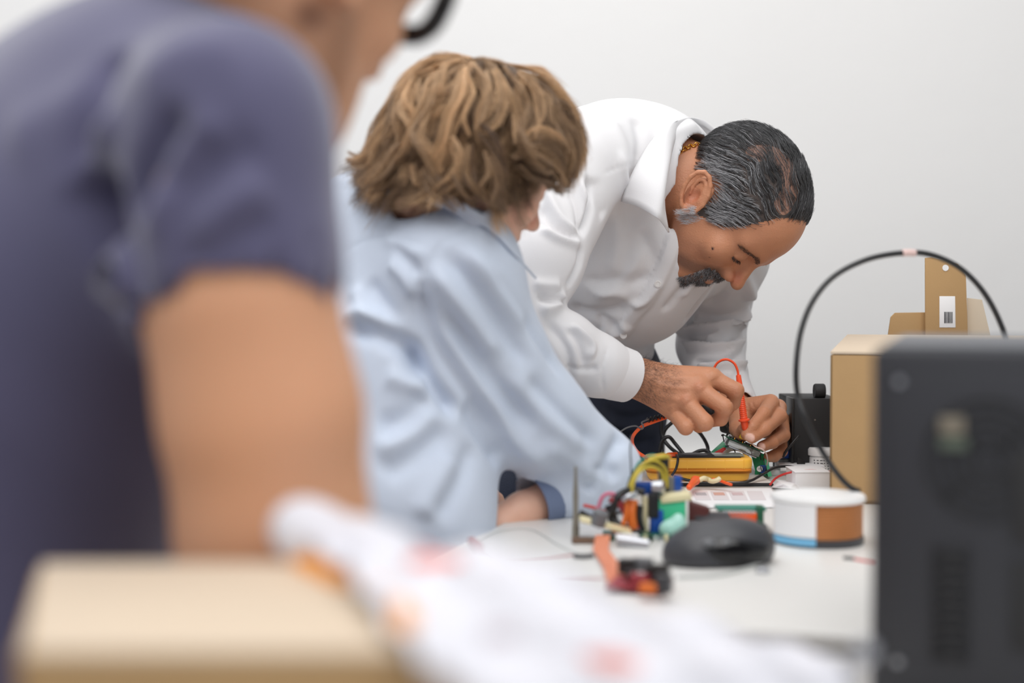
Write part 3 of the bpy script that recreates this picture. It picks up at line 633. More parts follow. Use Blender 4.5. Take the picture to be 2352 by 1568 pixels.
sB = [chain([sh_r] + ar[1:3] + [P(1375, 1085, 1.85)], [.074, .068, .064, .054], .03, .02), chain([P(1372, 1083, 1.85), P(1320, 1112, 1.835), P(1240, 1142, 1.814)], [.052, .047, .0375], .02, .02),
      rc(sh_r, sh_l, .07, .07, .06), rc(P(965, 575, 1.80), Bs[1], .07, .115, .06), rc(Bs[1], Bs[2], .12, .108, .06), rc(Bs[2], Bs[3], .108, .115, .06), rc(Bs[3], Bs[4], .12, .125, .05), rc(P(860, 560, 1.85), P(900, 900, 1.85), .1, .1, .05),
      chain(al[:4], [.07, .06, .052, .045], .03, .02),
      rc(P(1300, 1120, 1.829), P(1205, 1162, 1.80), .030, .035, .003, -1), rc(HB(0, -.03, -.06), Bs[0] + np.array((0, 0, .03)), .052, .040, .006, -1)]
V_, Q_ = net(sB, .0046); V_ = relax(V_, Q_, 3); V_ = ripple(V_, vnormals(V_, Q_), .0028, 24, 5); t_ = bvh(V_, Q_)
fB = [([(985, 600), (1060, 700), (1150, 830)], .012, 0.0108), ([(1000, 560), (1110, 690), (1230, 860)], .012, -0.0108), ([(1050, 560), (1150, 660), (1220, 760)], .012, 0.0095), ([(1110, 600), (1200, 720), (1300, 880)], .009, -0.0081),
      ([(950, 640), (1000, 780), (1080, 900), (1150, 1010)], .012, -0.0121), ([(975, 690), (1070, 850), (1180, 1000), (1290, 1090)], .013, 0.0121), ([(1010, 700), (1120, 860), (1240, 1000)], .011, -0.0095), ([(1160, 850), (1260, 960), (1350, 1040)], .012, 0.0081),
      ([(1200, 860), (1300, 960), (1380, 1030)], .010, -0.0081), ([(1060, 920), (1150, 1060), (1230, 1120)], .012, -0.0108), ([(1240, 1010), (1320, 1060), (1400, 1120)], .012, 0.0081),
      ([(930, 770), (965, 830), (1010, 900), (1060, 960)], .010, -0.0216), ([(780, 750), (860, 760), (930, 800), (980, 880)], .012, -0.0189), ([(780, 730), (870, 735), (940, 775)], .012, 0.0121),
      ([(840, 640), (880, 700), (930, 780)], .010, -0.0068), ([(810, 650), (850, 740), (900, 780)], .010, 0.0068), ([(900, 560), (940, 600), (965, 640)], .008, -0.0054), ([(890, 600), (930, 640), (955, 690)], .008, 0.0054), ([(880, 540), (950, 580), (990, 570)], .008, 0.0041),
      ([(860, 980), (940, 960), (990, 900)], .014, -0.0095), ([(850, 1040), (930, 1010), (1000, 930)], .014, 0.0095), ([(870, 1100), (960, 1040), (1040, 980)], .014, -0.0081), ([(880, 860), (940, 880), (990, 880)], .012, 0.0068), ([(1000, 1200), (1060, 1100), (1090, 1010)], .014, -0.0081), ([(960, 1200), (1010, 1100), (1040, 1040)], .014, 0.0081),
      ([(1130, 500), (1060, 530), (1005, 570), (975, 640), (955, 740)], .0022, -.0032, 'crease'), ([(760, 600), (860, 545), (985, 560)], .0018, -.0022, 'crease'), ([(1430, 1000), (1400, 1060), (1420, 1110)], .01, -0.0108), ([(1340, 1130), (1370, 1100), (1375, 1060)], .01, -0.0081)]
V_ = wrinkle(V_, Q_, t_, fB); tsB = bvh(V_, Q_)
shB = link('shirt', mesh_np('shirt', V_, Q_), M['shirtB'], B)
top = PX((806, 474, 1.86), (832, 436, 1.80), (880, 411, 1.745), (945, 415, 1.70), (1005, 436, 1.665), (1062, 466, 1.645), (1105, 492, 1.65), (1128, 481, 1.675), (1150, 540, 1.73), (1182, 590, 1.78))
out = [on(tsB, px, py, .006, d) for px, py, d in ((800, 490, 1.90), (830, 462, 1.85), (880, 445, 1.76), (945, 452, 1.70), (1010, 474, 1.655), (1065, 498, 1.635), (1112, 520, 1.64), (1148, 548, 1.67), (1186, 588, 1.71), (1232, 640, 1.76))]
inn = [p + (np.array((HB.c[0], HB.c[1], p[2])) - p)*.10 + np.array((0, 0, -.022)) for p in top]
sheet('collar', [inn, top, out], M['shirtB'], shB, 44, 12, .0026)
cuff('cuff', P(1278, 1128, 1.824), P(1222, 1152, 1.805), .0385, .0375, M['blue_dark'], shB)
# trousers, shoes and the stool he sits on
hip = Bs[4]; lnB = [rc(hip + (0, 0, -.02), hip + (.08, .12, -.02), .125, .11, .05)]
for s_ in (-1, 1):
    dk = np.array((.30, .32, -.0)); sd = np.array((.07, -.07, 0))*s_; kn = hip + dk + sd*1.3 + np.array((0, 0, -.04)); lnB += [chain([hip + sd + (0, 0, -.03), kn, np.array((kn[0] - .05, kn[1] - .02, .09))], [.09, .066, .05], .03)]
V_, Q_ = net(lnB, .008); link('trousers', mesh_np('trousers', relax(V_, Q_, 2), Q_), M['navy'], B)
for s_ in (-1, 1):
    kn = hip + np.array((.30, .32, 0)) + np.array((.07, -.07, 0))*s_*1.3; shoe((kn[0] - .05, kn[1] - .02, 0), .8, B)
# long wavy hair
Lb = HB.loc(VB); bx, by, bz = Lb.T; NB_ = vnormals(VB, QB)
mB = (np.linalg.norm(Lb, axis=1) < .16) & (by < np.interp(bz, [-.06, -.01, .04, .08, .13], [.0, .02, .045, .062, .08])) & (bz > np.interp(by, [-.1, -.02, .03], [-.055, -.05, -.01])) & (np.abs(bx) < .082)
M['hairB_base'] = mat('brown_hair_under', (66, 48, 36), .8)
M['hairB'] = hairmat('light_brown_hair', (92, 68, 50), (226, 186, 142), .34)
capB = [HB.E((0, -.006, .036), (.081, .104, .090)), HB.E((0, -.05, -.02), (.074, .06, .062), .03), HB.E((0, .01, -.01), (.083, .05, .05), .03), HB.C((-.045, .07, .065), (.045, .07, .065), .018, .018, .02)]
Vc, Qc = net(capB, .004); hB = link('hair', mesh_np('hair', Vc, Qc), M['hairB_base'], B)
skB = HB.nodes()[:4] + [rc(HB(0, -.03, -.04), Bs[0], .05, .055, .03), sB[0], sB[2], sB[3], rc(top[1], top[5], .012, .012, .01)]
nG = 520; rg = np.random.default_rng(12); ig = pick(VB, mB, nG, 5); rootG = VB[ig]; wp = rg.uniform(0, 6.28, nG); wa = rg.uniform(.25, .75, nG); crown = HB(0, -.045, .13)
off1 = rg.normal(size=(nG, 3))*.22; fr_ = np.clip((Lb[ig][:, 1] - .0)/.05, 0, 1); wl = rg.uniform(5, 10, nG)
def dirB(X, t, g):
    rad = X - crown; rad -= np.array((0, 0, 1))*0; rad /= np.linalg.norm(rad, axis=1)[:, None] + 1e-6
    tn = rad - g*(rad*g).sum(1)[:, None]; tn /= np.linalg.norm(tn, axis=1)[:, None] + 1e-6
    down = np.array((0, 0, -1.)); l = HB.loc(X); back = np.where(l[:, 1] < -.06, 1., 0)
    v = tn*(1.1 - .4*t) + down*(.25 + .75*t) + HB.M @ np.array((0, .0, 0)) + off1*.8
    v += (HB.f*.55)[None]*fr_[:, None]*(1 - .2*t) - (HB.f*(.9*t*t))[None]*back[:, None] + np.array((0, 0, .7))*(back*max(0, t - .7)*2.4)[:, None]
    side = np.cross(v, g); side /= np.linalg.norm(side, axis=1)[:, None] + 1e-6
    v += side*(np.sin(t*wl + wp)*wa*(.5 + t))[:, None] + g*(np.cos(t*wl*1.1 + wp)*wa*.7*(.3 + t))[:, None]
    return v - g*np.clip((v*g).sum(1), 0, None)[:, None]*.3
Lg = rg.uniform(.085, .145, nG)*np.where(Lb[ig][:, 2] < .03, .55, 1)*(1 - .3*fr_)*np.where((Lb[ig][:, 0] > .03) & (Lb[ig][:, 1] > -.02), .72, 1)*np.where((Lb[ig][:, 0] > .02) & (Lb[ig][:, 1] > .005) & (Lb[ig][:, 2] < .06), .52, 1)
G = guides(rootG, skB, dirB, Lg, 18, lambda t: .003 + .018*min(1, t*2.2) + .004*t, .25)
G += 0; ir = pick(VB, mB, 26000, 6); C, a_ = clumped(G, VB[ir], .66, .0042, 4, .0014)
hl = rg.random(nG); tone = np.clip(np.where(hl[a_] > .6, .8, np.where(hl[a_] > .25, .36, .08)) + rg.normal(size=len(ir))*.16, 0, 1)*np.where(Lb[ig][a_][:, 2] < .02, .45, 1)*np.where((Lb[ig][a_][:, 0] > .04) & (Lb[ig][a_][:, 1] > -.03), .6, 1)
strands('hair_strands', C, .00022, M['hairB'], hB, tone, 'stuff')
def tuft(path, n, spread, r=.0002, tone=.6, seed=0, conv=1.0, name='lock'):
    """one loose lock through given points, strands gathered at its end"""
    r_ = np.random.default_rng(seed); c = cr(PX(*path), 16); t = np.linspace(0, 1, 16); cl = r_.normal(size=(5, 3))*spread*1.15; k = r_.integers(0, 5, n); o = r_.normal(size=(n, 3))*spread*.33
    w_ = (np.sin(np.pi*(.12 + .88*(1 - t)*.9)))[None, :, None]*conv + .15; ph = r_.uniform(0, 6.28, (5, 3)); p2 = r_.uniform(0, 6.28, (n, 3))
    C = c[None] + cl[k][:, None]*(.35 + .65*w_) + o[:, None]*w_ + (.0022*np.sin(t[None, :, None]*7 + ph[k][:, None]))*t[None, :, None] + .0005*np.sin(t[None, :, None]*13 + p2[:, None])
    return C, np.clip(tone + (r_.normal(size=5)*.16)[k] + r_.normal(size=n)*.12, 0, 1)
LK = [([(990, 380, 1.63), (1010, 420, 1.62), (1040, 450, 1.62), (1062, 474, 1.62)], .35), ([(950, 380, 1.64), (960, 410, 1.64), (990, 435, 1.64), (1010, 446, 1.64)], .5), ([(1040, 400, 1.61), (1062, 440, 1.61), (1095, 470, 1.615)], .3), ([(1070, 150, 1.68), (1030, 165, 1.66), (1000, 200, 1.65)], .6), ([(1080, 150, 1.68), (1120, 160, 1.67), (1150, 190, 1.65)], .6), ([(1075, 145, 1.69), (1040, 145, 1.69), (990, 160, 1.69)], .5), ([(1085, 145, 1.69), (1130, 148, 1.69), (1180, 165, 1.69)], .5), ([(1240, 230, 1.70), (1290, 270, 1.71), (1306, 330, 1.72), (1312, 385, 1.72), (1302, 425, 1.72)], .55), ([(1250, 250, 1.70), (1285, 300, 1.69), (1300, 350, 1.69), (1290, 400, 1.70), (1272, 430, 1.71), (1262, 420, 1.71)], .5),
      ([(1200, 330, 1.64), (1240, 312, 1.64), (1280, 322, 1.66), (1304, 350, 1.69), (1308, 390, 1.70)], .6), ([(1195, 345, 1.64), (1235, 330, 1.64), (1275, 345, 1.66), (1295, 380, 1.68), (1280, 405, 1.69)], .5),
      ([(1185, 360, 1.64), (1225, 350, 1.64), (1260, 365, 1.66), (1280, 395, 1.68), (1288, 425, 1.69), (1275, 440, 1.70)], .6), ([(1230, 290, 1.68), (1275, 320, 1.68), (1296, 370, 1.70), (1292, 420, 1.71), (1310, 432, 1.71)], .45),
      ([(1180, 300, 1.63), (1200, 350, 1.63), (1230, 385, 1.64), (1262, 392, 1.66)], .3), ([(1190, 370, 1.64), (1225, 400, 1.65), (1262, 405, 1.67), (1284, 438, 1.69)], .25), ([(1235, 240, 1.69), (1280, 290, 1.69), (1300, 300, 1.7), (1314, 360, 1.71)], .35),
      ([(900, 230, 1.70), (868, 290, 1.70), (848, 340, 1.70), (825, 362, 1.70), (803, 355, 1.70)], .6), ([(905, 260, 1.69), (872, 320, 1.69), (850, 365, 1.69), (822, 374, 1.69), (806, 368, 1.69)], .75), ([(900, 290, 1.68), (870, 345, 1.68), (852, 385, 1.68), (828, 392, 1.69), (812, 384, 1.69)], .5),
      ([(920, 300, 1.67), (890, 350, 1.67), (862, 392, 1.67), (835, 402, 1.68)], .35), ([(910, 330, 1.66), (880, 380, 1.66), (850, 410, 1.66), (826, 424, 1.67)], .55), ([(930, 340, 1.65), (905, 385, 1.65), (875, 412, 1.65), (848, 428, 1.66)], .3),
      ([(950, 190, 1.66), (935, 240, 1.64), (955, 280, 1.635), (940, 330, 1.64), (915, 370, 1.65)], .9), ([(1000, 170, 1.65), (985, 230, 1.63), (965, 270, 1.625), (975, 300, 1.625)], .85), ([(1065, 165, 1.65), (1055, 230, 1.62), (1030, 280, 1.615), (1020, 330, 1.615), (1000, 380, 1.62)], .95),
      ([(1080, 160, 1.65), (1110, 220, 1.62), (1090, 280, 1.61), (1100, 320, 1.61)], .9), ([(1130, 170, 1.65), (1145, 220, 1.63), (1130, 270, 1.62), (1105, 300, 1.61)], .85), ([(1150, 160, 1.66), (1180, 210, 1.64), (1200, 260, 1.64), (1190, 320, 1.63)], .75),
      ([(1190, 175, 1.67), (1225, 220, 1.67), (1240, 280, 1.66), (1225, 320, 1.65)], .7), ([(985, 260, 1.63), (965, 310, 1.62), (990, 350, 1.615), (1010, 400, 1.62)], .8), ([(1040, 330, 1.61), (1060, 380, 1.605), (1035, 430, 1.61), (1000, 455, 1.62)], .75), ([(1080, 340, 1.60), (1075, 400, 1.60), (1095, 440, 1.60), (1120, 465, 1.61)], .35),
      ([(1120, 350, 1.60), (1135, 400, 1.60), (1120, 440, 1.60), (1150, 470, 1.62)], .3), ([(930, 230, 1.67), (905, 280, 1.66), (915, 330, 1.66), (890, 380, 1.66)], .7), ([(1100, 300, 1.61), (1140, 350, 1.61), (1160, 400, 1.61), (1150, 450, 1.62)], .2), ([(1010, 175, 1.67), (960, 195, 1.68), (920, 220, 1.69), (890, 280, 1.70)], .55)]
CC = [tuft([(x, y, z_ + .0) for x, y, z_ in p_], 130, .0046, tone=tn*.85, seed=i) for i, (p_, tn) in enumerate(LK)]
strands('hair_strands', np.vstack([c for c, _ in CC]), .00022, M['hairB'], hB, np.concatenate([t for _, t in CC]), 'stuff')
# stool
st = empty('stool', (hip[0], hip[1], 0), 'black round stool under the seated young man', 'stool')
MB().lathe((hip[0], hip[1], .348), (0, 0, 1), [(0, 0), (.15, 0), (.175, .012), (.18, .035), (.17, .055), (.14, .062), (0, .064)], 32).build('seat', M['blackmatte'], st)
MB().lathe((hip[0], hip[1], .03), (0, 0, 1), [(.03, 0), (.03, .2), (.02, .2), (.02, .323)], 20).build('column', M['steel'], st)
for i in range(5):
    a = i*1.2566; MB().tube([(hip[0], hip[1], .055), (hip[0] + math.cos(a)*.13, hip[1] + math.sin(a)*.13, .045), (hip[0] + math.cos(a)*.25, hip[1] + math.sin(a)*.25, .02)], [.02, .016, .014], 8).build('leg', M['black'], st)
# ================================================================ MAN C: close to us, slate T-shirt, glasses
HC = Head(P(640, -128, .98), (.50, .76, -.36), (.36, .12, .92), 1.06)
shC = P(522, 292, .84)
arC = [P(530, 450, .84), P(553, 700, .84), P(600, 950, .845), P(632, 1240, .85), P(660, 1420, .86)]
foC = [arC[-1], P(760, 1500, .98), P(930, 1520, 1.08)]
Cs = [P(330, 430, .99), P(100, 700, 1.02), P(-150, 1200, 1.03)]
nC = HC.nodes(closed=False) + HC.ear(1, 1.1, -.01) + HC.ear(-1, 1.1)
nC += [rc(HC(0, -.02, -.03), P(545, 200, 1.0), .056, .064, .03), rc(P(545, 220, 1.0), Cs[0], .06, .08, .04), rc(Cs[0], Cs[1], .09, .12, .04), rc(Cs[1], Cs[2], .12, .12, .04),
       chain([shC] + arC, [.045, .045, .051, .0545, .0525, .045], .02, .03), chain(foC, [.047, .042, .03], .02, .02)]
nC += [simple_hand(foC[-1], np.array((.7, .6, -.1)), 1, np.array((0, .2, -1)))]
shl = P(60, 345, 1.32); nC += [rc(P(230, 360, 1.1), shl, .07, .05, .04), chain([shl, P(150, 800, 1.42), P(420, 1150, 1.35)], [.05, .045, .036], .03), chain([P(420, 1150, 1.35), P(600, 1300, 1.2)], [.038, .028], .02), simple_hand(P(600, 1300, 1.2), np.array((.7, -.2, -.2)), -1, np.array((0, .2, -1)))]
VC, QC = net(nC, .0045); VC = relax(VC, QC, 2); treeC = bvh(VC, QC)
spC = [spl(treeC, [(800, 60), (780, 150), (740, 260)], .03, (120, 84, 62), .5, 1.2), spot(treeC, 716, 30, .016, (90, 45, 25), .7)]  # ear spot: shadow at the lobe darkened into the skin colour
Cp = body_mesh('person', VC, QC, M['skinC'], None, SK['C'], [s for s in spC if s])
tag(Cp, 'out of focus man close to the camera in a slate grey T-shirt, black glasses', 'person')
sC = [chain([shC, P(530, 450, .84), P(541, 600, .84), P(549, 735, .84)], [.0575, .0580, .0595, .0605], .03, .02), rc(shC, Cs[0], .056, .112, .03), rc(Cs[0], Cs[1], .118, .155, .02), rc(Cs[1], Cs[2], .155, .165, .06), rc(Cs[2], np.array((-.42, .98, .5)), .165, .16, .05),
      rc(P(300, 380, 1.05), shl, .11, .08, .06), rc(P(400, 300, .96), P(330, 500, .95), .09, .1, .05), chain([shl, P(100, 600, 1.38)], [.07, .062], .03),
      rc(P(545, 640, .84), P(556, 800, .84), .0572, .062, .003, -1), rc(P(490, 170, 1.0), P(640, 40, .99), .066, .072, .006, -1),
      hs(P(555, 632, .78), np.array((-.22, .85, 1.0)), P(570, 900, .84), .125, .004)]
V_, Q_ = net(sC, .006); V_ = relax(V_, Q_, 3); V_ = ripple(V_, vnormals(V_, Q_), .0025, 18, 8); t_ = bvh(V_, Q_)
fC = [([(290, 100), (220, 220), (190, 370), (170, 480)], .011, -0.0130), ([(430, 230), (340, 380), (300, 520)], .009, -0.0130), ([(500, 300), (420, 400), (380, 460)], .009, -0.0078), ([(280, 260), (210, 350), (150, 470)], .009, 0.0091),
      ([(520, 260), (420, 380), (330, 560)], .012, 0.0078), ([(600, 300), (500, 400), (400, 560)], .012, -0.0065), ([(620, 420), (520, 480), (420, 560)], .011, 0.0078), ([(640, 480), (540, 540), (400, 620)], .010, -0.0052),
      ([(195, 370), (235, 480), (275, 600), (296, 700)], .017, -0.0286), ([(0, 330), (100, 280), (250, 200)], .02, 0.0052), ([(310, 200), (420, 120), (560, 110)], .015, 0.0039)]
V_ = wrinkle(V_, Q_, t_, fC); tsC = bvh(V_, Q_)
shCo = link('shirt', mesh_np('shirt', V_, Q_), M['shirtC'], Cp)
colr = [P(*q) for q in ((330, 12, .96), (400, 22, .93), (470, 34, .91), (540, 44, .90), (600, 75, .90), (660, 140, .91), (700, 220, .93))]
MB().tube(cr(colr, 40), .0045, 10).build('neckband', M['shirtC'], shCo, auto=False)
hemp = [seat_on(tsC, x, y, .001) for x, y in ((305, 738), (330, 700), (370, 668), (430, 642), (500, 628), (570, 626), (640, 638), (700, 662), (745, 690))]
lnC = [chain([Cs[2] + (.0, 0, -.25), np.array((-.40, 1.0, .5)), np.array((-.36, 1.02, .07))], [.14, .1, .07], .04), chain([np.array((-.5, 1.05, .75)), np.array((-.5, 1.25, .5)), np.array((-.5, 1.25, .07))], [.14, .1, .07], .04)]
V_, Q_ = net(lnC, .01); link('trousers', mesh_np('trousers', relax(V_, Q_, 2), Q_), M['navy'], Cp)
shoe((-.36, 1.02, 0), .9, Cp); shoe((-.5, 1.25, 0), .9, Cp)
M['hairC'] = mat('black_hair', (34, 26, 24), .6, bump=.5, bscale=300)
Vc, Qc = net([HC.E((0, -.008, .045), (.082, .104, .094)), HC.E((0, -.055, -.02), (.062, .045, .045), .03), HC.E((0, .12, .03), (.09, .055, .075), .01, -1)], .005); link('hair', mesh_np('hair', Vc, Qc), M['hairC'], Cp)
gl = bpy.data.objects.new('glasses', None); COL.objects.link(gl); gl.parent = Cp
for g in (-1, 1):
    a = np.linspace(0, 2*np.pi, 29); ring = [HC(g*.033 + .026*math.copysign(abs(math.cos(x))**.7, math.cos(x)), .112 - .012*abs(math.cos(x)*g + 1)*.5, .020 + .021*math.copysign(abs(math.sin(x))**.7, math.sin(x))) for x in a]
    MB().tube(ring, .0078, 8, False).build('rim', M['black'], gl, auto=False)
    MB().tube(cr([HC(g*.060, .10, .026), HC(g*.077, .07, .024), HC(g*.083, .0, .012), HC(g*.082, -.015, -.005)], 16), .0036, 8).build('temple', M['black'], gl, auto=False)
MB().tube(cr([HC(-.008, .114, .026), HC(0, .118, .029), HC(.008, .114, .026)], 8), .0028, 8).build('bridge', M['black'], gl, auto=False)
# ================================================================ tables
e1 = np.array((.9514, -.3078, 0)); e2 = np.array((.3078, .9514, 0)); ez = np.array((0, 0, 1.)); R3 = np.stack([e1, e2, ez], 1)
M['desk'] = mat('desk_laminate', (226, 225, 222), .35, noise=.012, nscale=5)
M['metal_leg'] = mat('grey_metal', (150, 152, 156), .4, metal=.6)
M['card'] = mat('cardboard', (180, 146, 102), .85, noise=.05, nscale=25, bump=.1, bscale=300)
M['card_pale'] = mat('pale_cardboard', (212, 194, 172), .85, noise=.03, nscale=18)
M['card_in'] = mat('cardboard_inside', (205, 190, 170), .9, noise=.04, nscale=18)
M['orange'] = mat('orange_rubber', (255, 196, 76), .42, noise=.02, nscale=60)
M['redlead'] = mat('red_silicone', (246, 88, 48), .35)
M['orangelead'] = mat('orange_silicone', (250, 98, 40), .35)
M['green'] = mat('green_plastic', (28, 160, 105), .4)
M['pcb'] = mat('circuit_green', (34, 96, 70), .4, noise=.2, nscale=300)
M['clear'] = mat('clear_plastic', (225, 228, 228), .12, trans=.75)
M['milky'] = mat('milky_plastic', (225, 228, 226), .35, trans=.3)
M['yellow'] = mat('yellow_plastic', (240, 200, 40), .4)
M['blue'] = mat('blue_plastic', (30, 80, 170), .35)
M['white'] = mat('white_paper', (240, 240, 242), .7)
M['whiteplastic'] = mat('white_plastic', (238, 238, 238), .35)
M['grey'] = mat('grey_plastic', (110, 112, 116), .4)
M['dgrey'] = mat('dark_grey_plastic', (62, 63, 68), .42)
M['case'] = mat('case_paint', (44, 45, 51), .5, bump=.15, bscale=800)
M['casetop_lit'] = mat('case_top_lit_grey', (96, 98, 104), .45)  # case grey lightened, putting the reflected light on its top into the colour
M['copper'] = mat('copper_film', (196, 132, 80), .35, metal=.3, noise=.12, nscale=40)
M['lightblue'] = mat('light_blue_tape', (118, 184, 224), .6)
M['cream'] = mat('cream_plastic', (232, 222, 180), .5)
M['redw'] = mat('red_wire', (200, 46, 40), .4)
M['dred'] = mat('dark_red_wire', (150, 50, 60), .45)
M['pink'] = mat('pink_wire', (214, 110, 140), .45)
M['yelw'] = mat('yellow_wire', (196, 176, 60), .45)
M['orangew'] = mat('orange_wire', (220, 112, 40), .45)
M['salmon'] = mat('salmon_ribbon', (222, 140, 108), .6)
M['ink'] = mat('ink', (70, 70, 74), .6)
M['inkred'] = mat('red_ink', (206, 130, 120), .6)
M['faint'] = [mat('faint_print_grey', (178, 176, 180), .7), mat('faint_print_red', (212, 166, 152), .7), mat('faint_print_rose', (206, 184, 186), .7)]
M['teal'] = mat('teal_board', (60, 140, 124), .5)
M['glossblack'] = mat('gloss_black', (22, 22, 24), .12)
def desk(name, fl, L, Wd, label, th=.026):
    """fl: front-left corner on the plane"""
    fl = np.array((fl[0], fl[1], 0)); c = fl + e1*L/2 + e2*Wd/2
    t = empty(name, (c[0], c[1], 0), label, 'table')
    MB().box(c + ez*(.74 - th/2), (L, Wd, th), R3).build('tabletop', M['desk'], t, bevel=.004)
    for i, j in ((.06, .06), (L - .06, .06), (.06, Wd - .06), (L - .06, Wd - .06)):
        p = fl + e1*i + e2*j; MB().box(p + ez*.357, (.045, .045, .714), R3).build('leg', M['metal_leg'], t, bevel=.003)
    for j in (.06, Wd - .06): MB().box(fl + e1*L/2 + e2*j + ez*.69, (L - .17, .03, .04), R3).build('rail', M['metal_leg'], t, bevel=.002)
    return t
desk('table', (-.16, 1.299), 1.7, 1.19, 'white table carrying the multimeter and the electronics')
desk('table', (-.12 - .3078*.78, 1.22 - .9514*.78), 1.5, .77, 'white table nearest the camera, under the cardboard box and grey computer case')
TZ = .74
def ribs(mb, a, b, r, n): pass
# ---------------------------------------------------------------- closed laptop under the meter
Rt = np.eye(3)
lp0 = T(1568, 1117); lpx = (T(1772, 1113)[0] + .0)
lap = empty('laptop', (lp0[0] + .07, lp0[1] + .12, TZ), 'closed flat laptop with a dark rim under the orange multimeter', 'laptop')
cx_ = (lp0[0] - .10 + lpx)/2; wx = lpx - lp0[0] + .10
MB().box((cx_, lp0[1] + .115, TZ + .0022), (wx, .23, .0044)).build('base', M['blackmatte'], lap, bevel=.002)
MB().box((cx_, lp0[1] + .117, TZ + .0052), (wx - .004, .226, .0018)).build('lid', mat('laptop_lid', (224, 218, 212), .4), lap, bevel=.001)
LZ = TZ + .0062
# ---------------------------------------------------------------- multimeter
d0 = lp0[1] + .006; xr = P(1733, 1080, d0)[0]; xl = P(1488, 1080, d0)[0]; mz = LZ
mm_ = empty('multimeter', ((xl + xr)/2, d0 + .04, mz), 'orange-yellow handheld multimeter lying face up on the closed laptop', 'multimeter')
cxm = (xl + xr)/2; wm = xr - xl; cy_ = d0 + .034; H = .0352
def rbox(c, size, r, seg=4, taper=0):
    bm = bmesh.new(); bmesh.ops.create_cube(bm, size=1)
    for v in bm.verts:
        k = 1 - (taper if v.co.z < 0 else 0); v.co = Vector((v.co.x*size[0] - math.copysign(taper*.02, v.co.x)*(v.co.z < 0), v.co.y*size[1]*k, v.co.z*size[2]))
    ve = [e for e in bm.edges if abs((e.verts[0].co - e.verts[1].co).z) > size[2]*.8]
    bmesh.ops.bevel(bm, geom=ve, offset=r*1.8, segments=seg, affect='EDGES', profile=.5)
    es = [e for e in bm.edges if len(e.link_faces) == 2 and e.calc_face_angle(0) > .8]
    bmesh.ops.bevel(bm, geom=es, offset=r*.45, segments=3, affect='EDGES', profile=.5)
    bmesh.ops.translate(bm, vec=Vector([float(q) for q in c]), verts=bm.verts); return bm
def bmo(bm, name, m, parent):
    me = bpy.data.meshes.new(name); bm.to_mesh(me); bm.free(); o = link(name, me, m, parent); return o
bmo(rbox((cxm, cy_, mz + .008), (wm - .004, .070, .016), .010, taper=.12), 'lower_shell', M['orange'], mm_)
bmo(rbox((cxm, cy_, mz + .0165), (wm - .0012, .0732, .0012), .010), 'seam', mat('orange_shadow_line', (228, 140, 36), .6), mm_)
bmo(rbox((cxm, cy_, mz + .0262), (wm, .074, .0175), .010), 'upper_shell', M['orange'], mm_)
MB().box((cxm + .01, cy_, mz + H + .0003), (wm - .055, .056, .0022)).build('front_panel', M['blackmatte'], mm_, bevel=.0008)
MB().box((cxm + .045, cy_, mz + H + .0018), (.045, .044, .0012)).build('screen', mat('lcd', (150, 160, 150), .2), mm_, bevel=.0004)
MB().lathe((cxm - .005, cy_, mz + H), ez, [(.02, 0), (.02, .0018), (.018, .003), (0, .003)], 24).build('dial', M['dgrey'], mm_)
for q in range(4): MB().box((cxm - .02 - .0 + q*.028, cy_ - .0368, mz + .0262), (.0009, .0008, .015)).build('grip_rib', M['orange'], mm_, bevel=.0003)
rp = P(1522, 1046, d0 + .02)
pl = MB(); pl.lathe(P(1556, 1046, d0 + .02), P(1500, 1050, d0 + .02) - P(1556, 1046, d0 + .02), [(0, 0), (.0052, 0), (.0056, .002), (.0056, .014), (.0042, .017), (.0048, .02), (.0040, .022), (.0046, .025), (.0036, .028), (.0030, .036), (0, .037)], 16)
# ---------------------------------------------------------------- red probe with its lead
pr = empty('test_probe', P(1708, 985, 2.155), 'red test probe with ribbed grip held upright in the left hand', 'test probe')
pa, pb = P(1696, 861, 2.15), P(1712, 988, 2.158); ax = nrm(pb - pa); Lp = np.linalg.norm(pb - pa)
prof = [(0, 0), (.0034, 0), (.0038, .001), (.0048, Lp*.24), (.0052, Lp*.25)]
for q in range(14):
    h = Lp*(.27 + .035*q); prof += [(.0054 + .0006*(q/14), h), (.0047 + .0006*(q/14), h + Lp*.012), (.0047 + .0006*(q/14), h + Lp*.020), (.0054 + .0006*(q/14), h + Lp*.03)]
prof += [(.0058, Lp*.79), (.0085, Lp*.80), (.0085, Lp*.825), (.0058, Lp*.84), (.0052, Lp*.95), (.003, Lp*1.02), (0, Lp*1.03)]
MB().lathe(pa, ax, prof, 24).build('grip', M['redlead'], pr)
MB().lathe(pb, ax, [(.0009, -.002), (.0009, .012), (0, .0135)], 10).build('tip', M['steel'], pr)
MB().tube(cr(PX((1590, 880, 2.17), (1612, 872, 2.17), (1634, 855, 2.16), (1648, 833, 2.155), (1668, 825, 2.15), (1686, 834, 2.15), (1694, 850, 2.15), (1696, 864, 2.15)), 50), .0019, 10).build('lead', M['redlead'], pr, auto=False)
pk = empty('test_lead', P(1540, 960, 2.14), 'orange test lead curving from the right hand down to the meter', 'cable')
MB().tube(cr(PX((1580, 945, 2.16), (1555, 950, 2.15), (1534, 957, 2.13), (1500, 969, 2.12), (1475, 979, 2.12), (1456, 998, 2.12), (1452, 1015, 2.12), (1460, 1033, 2.12), (1478, 1047, 2.12), (1502, 1056, 2.13), (1520, 1050, 2.15)), 70), .0026, 10).build('cord', M['orangelead'], pk, auto=False)
pl.build('plug', M['orangelead'], pk)
MB().tube(cr(PX((1500, 1053, 2.13), (1480, 1070, 2.11), (1462, 1082, 2.09)), 14), .0026, 10).build('cord', M['orangelead'], pk, auto=False)
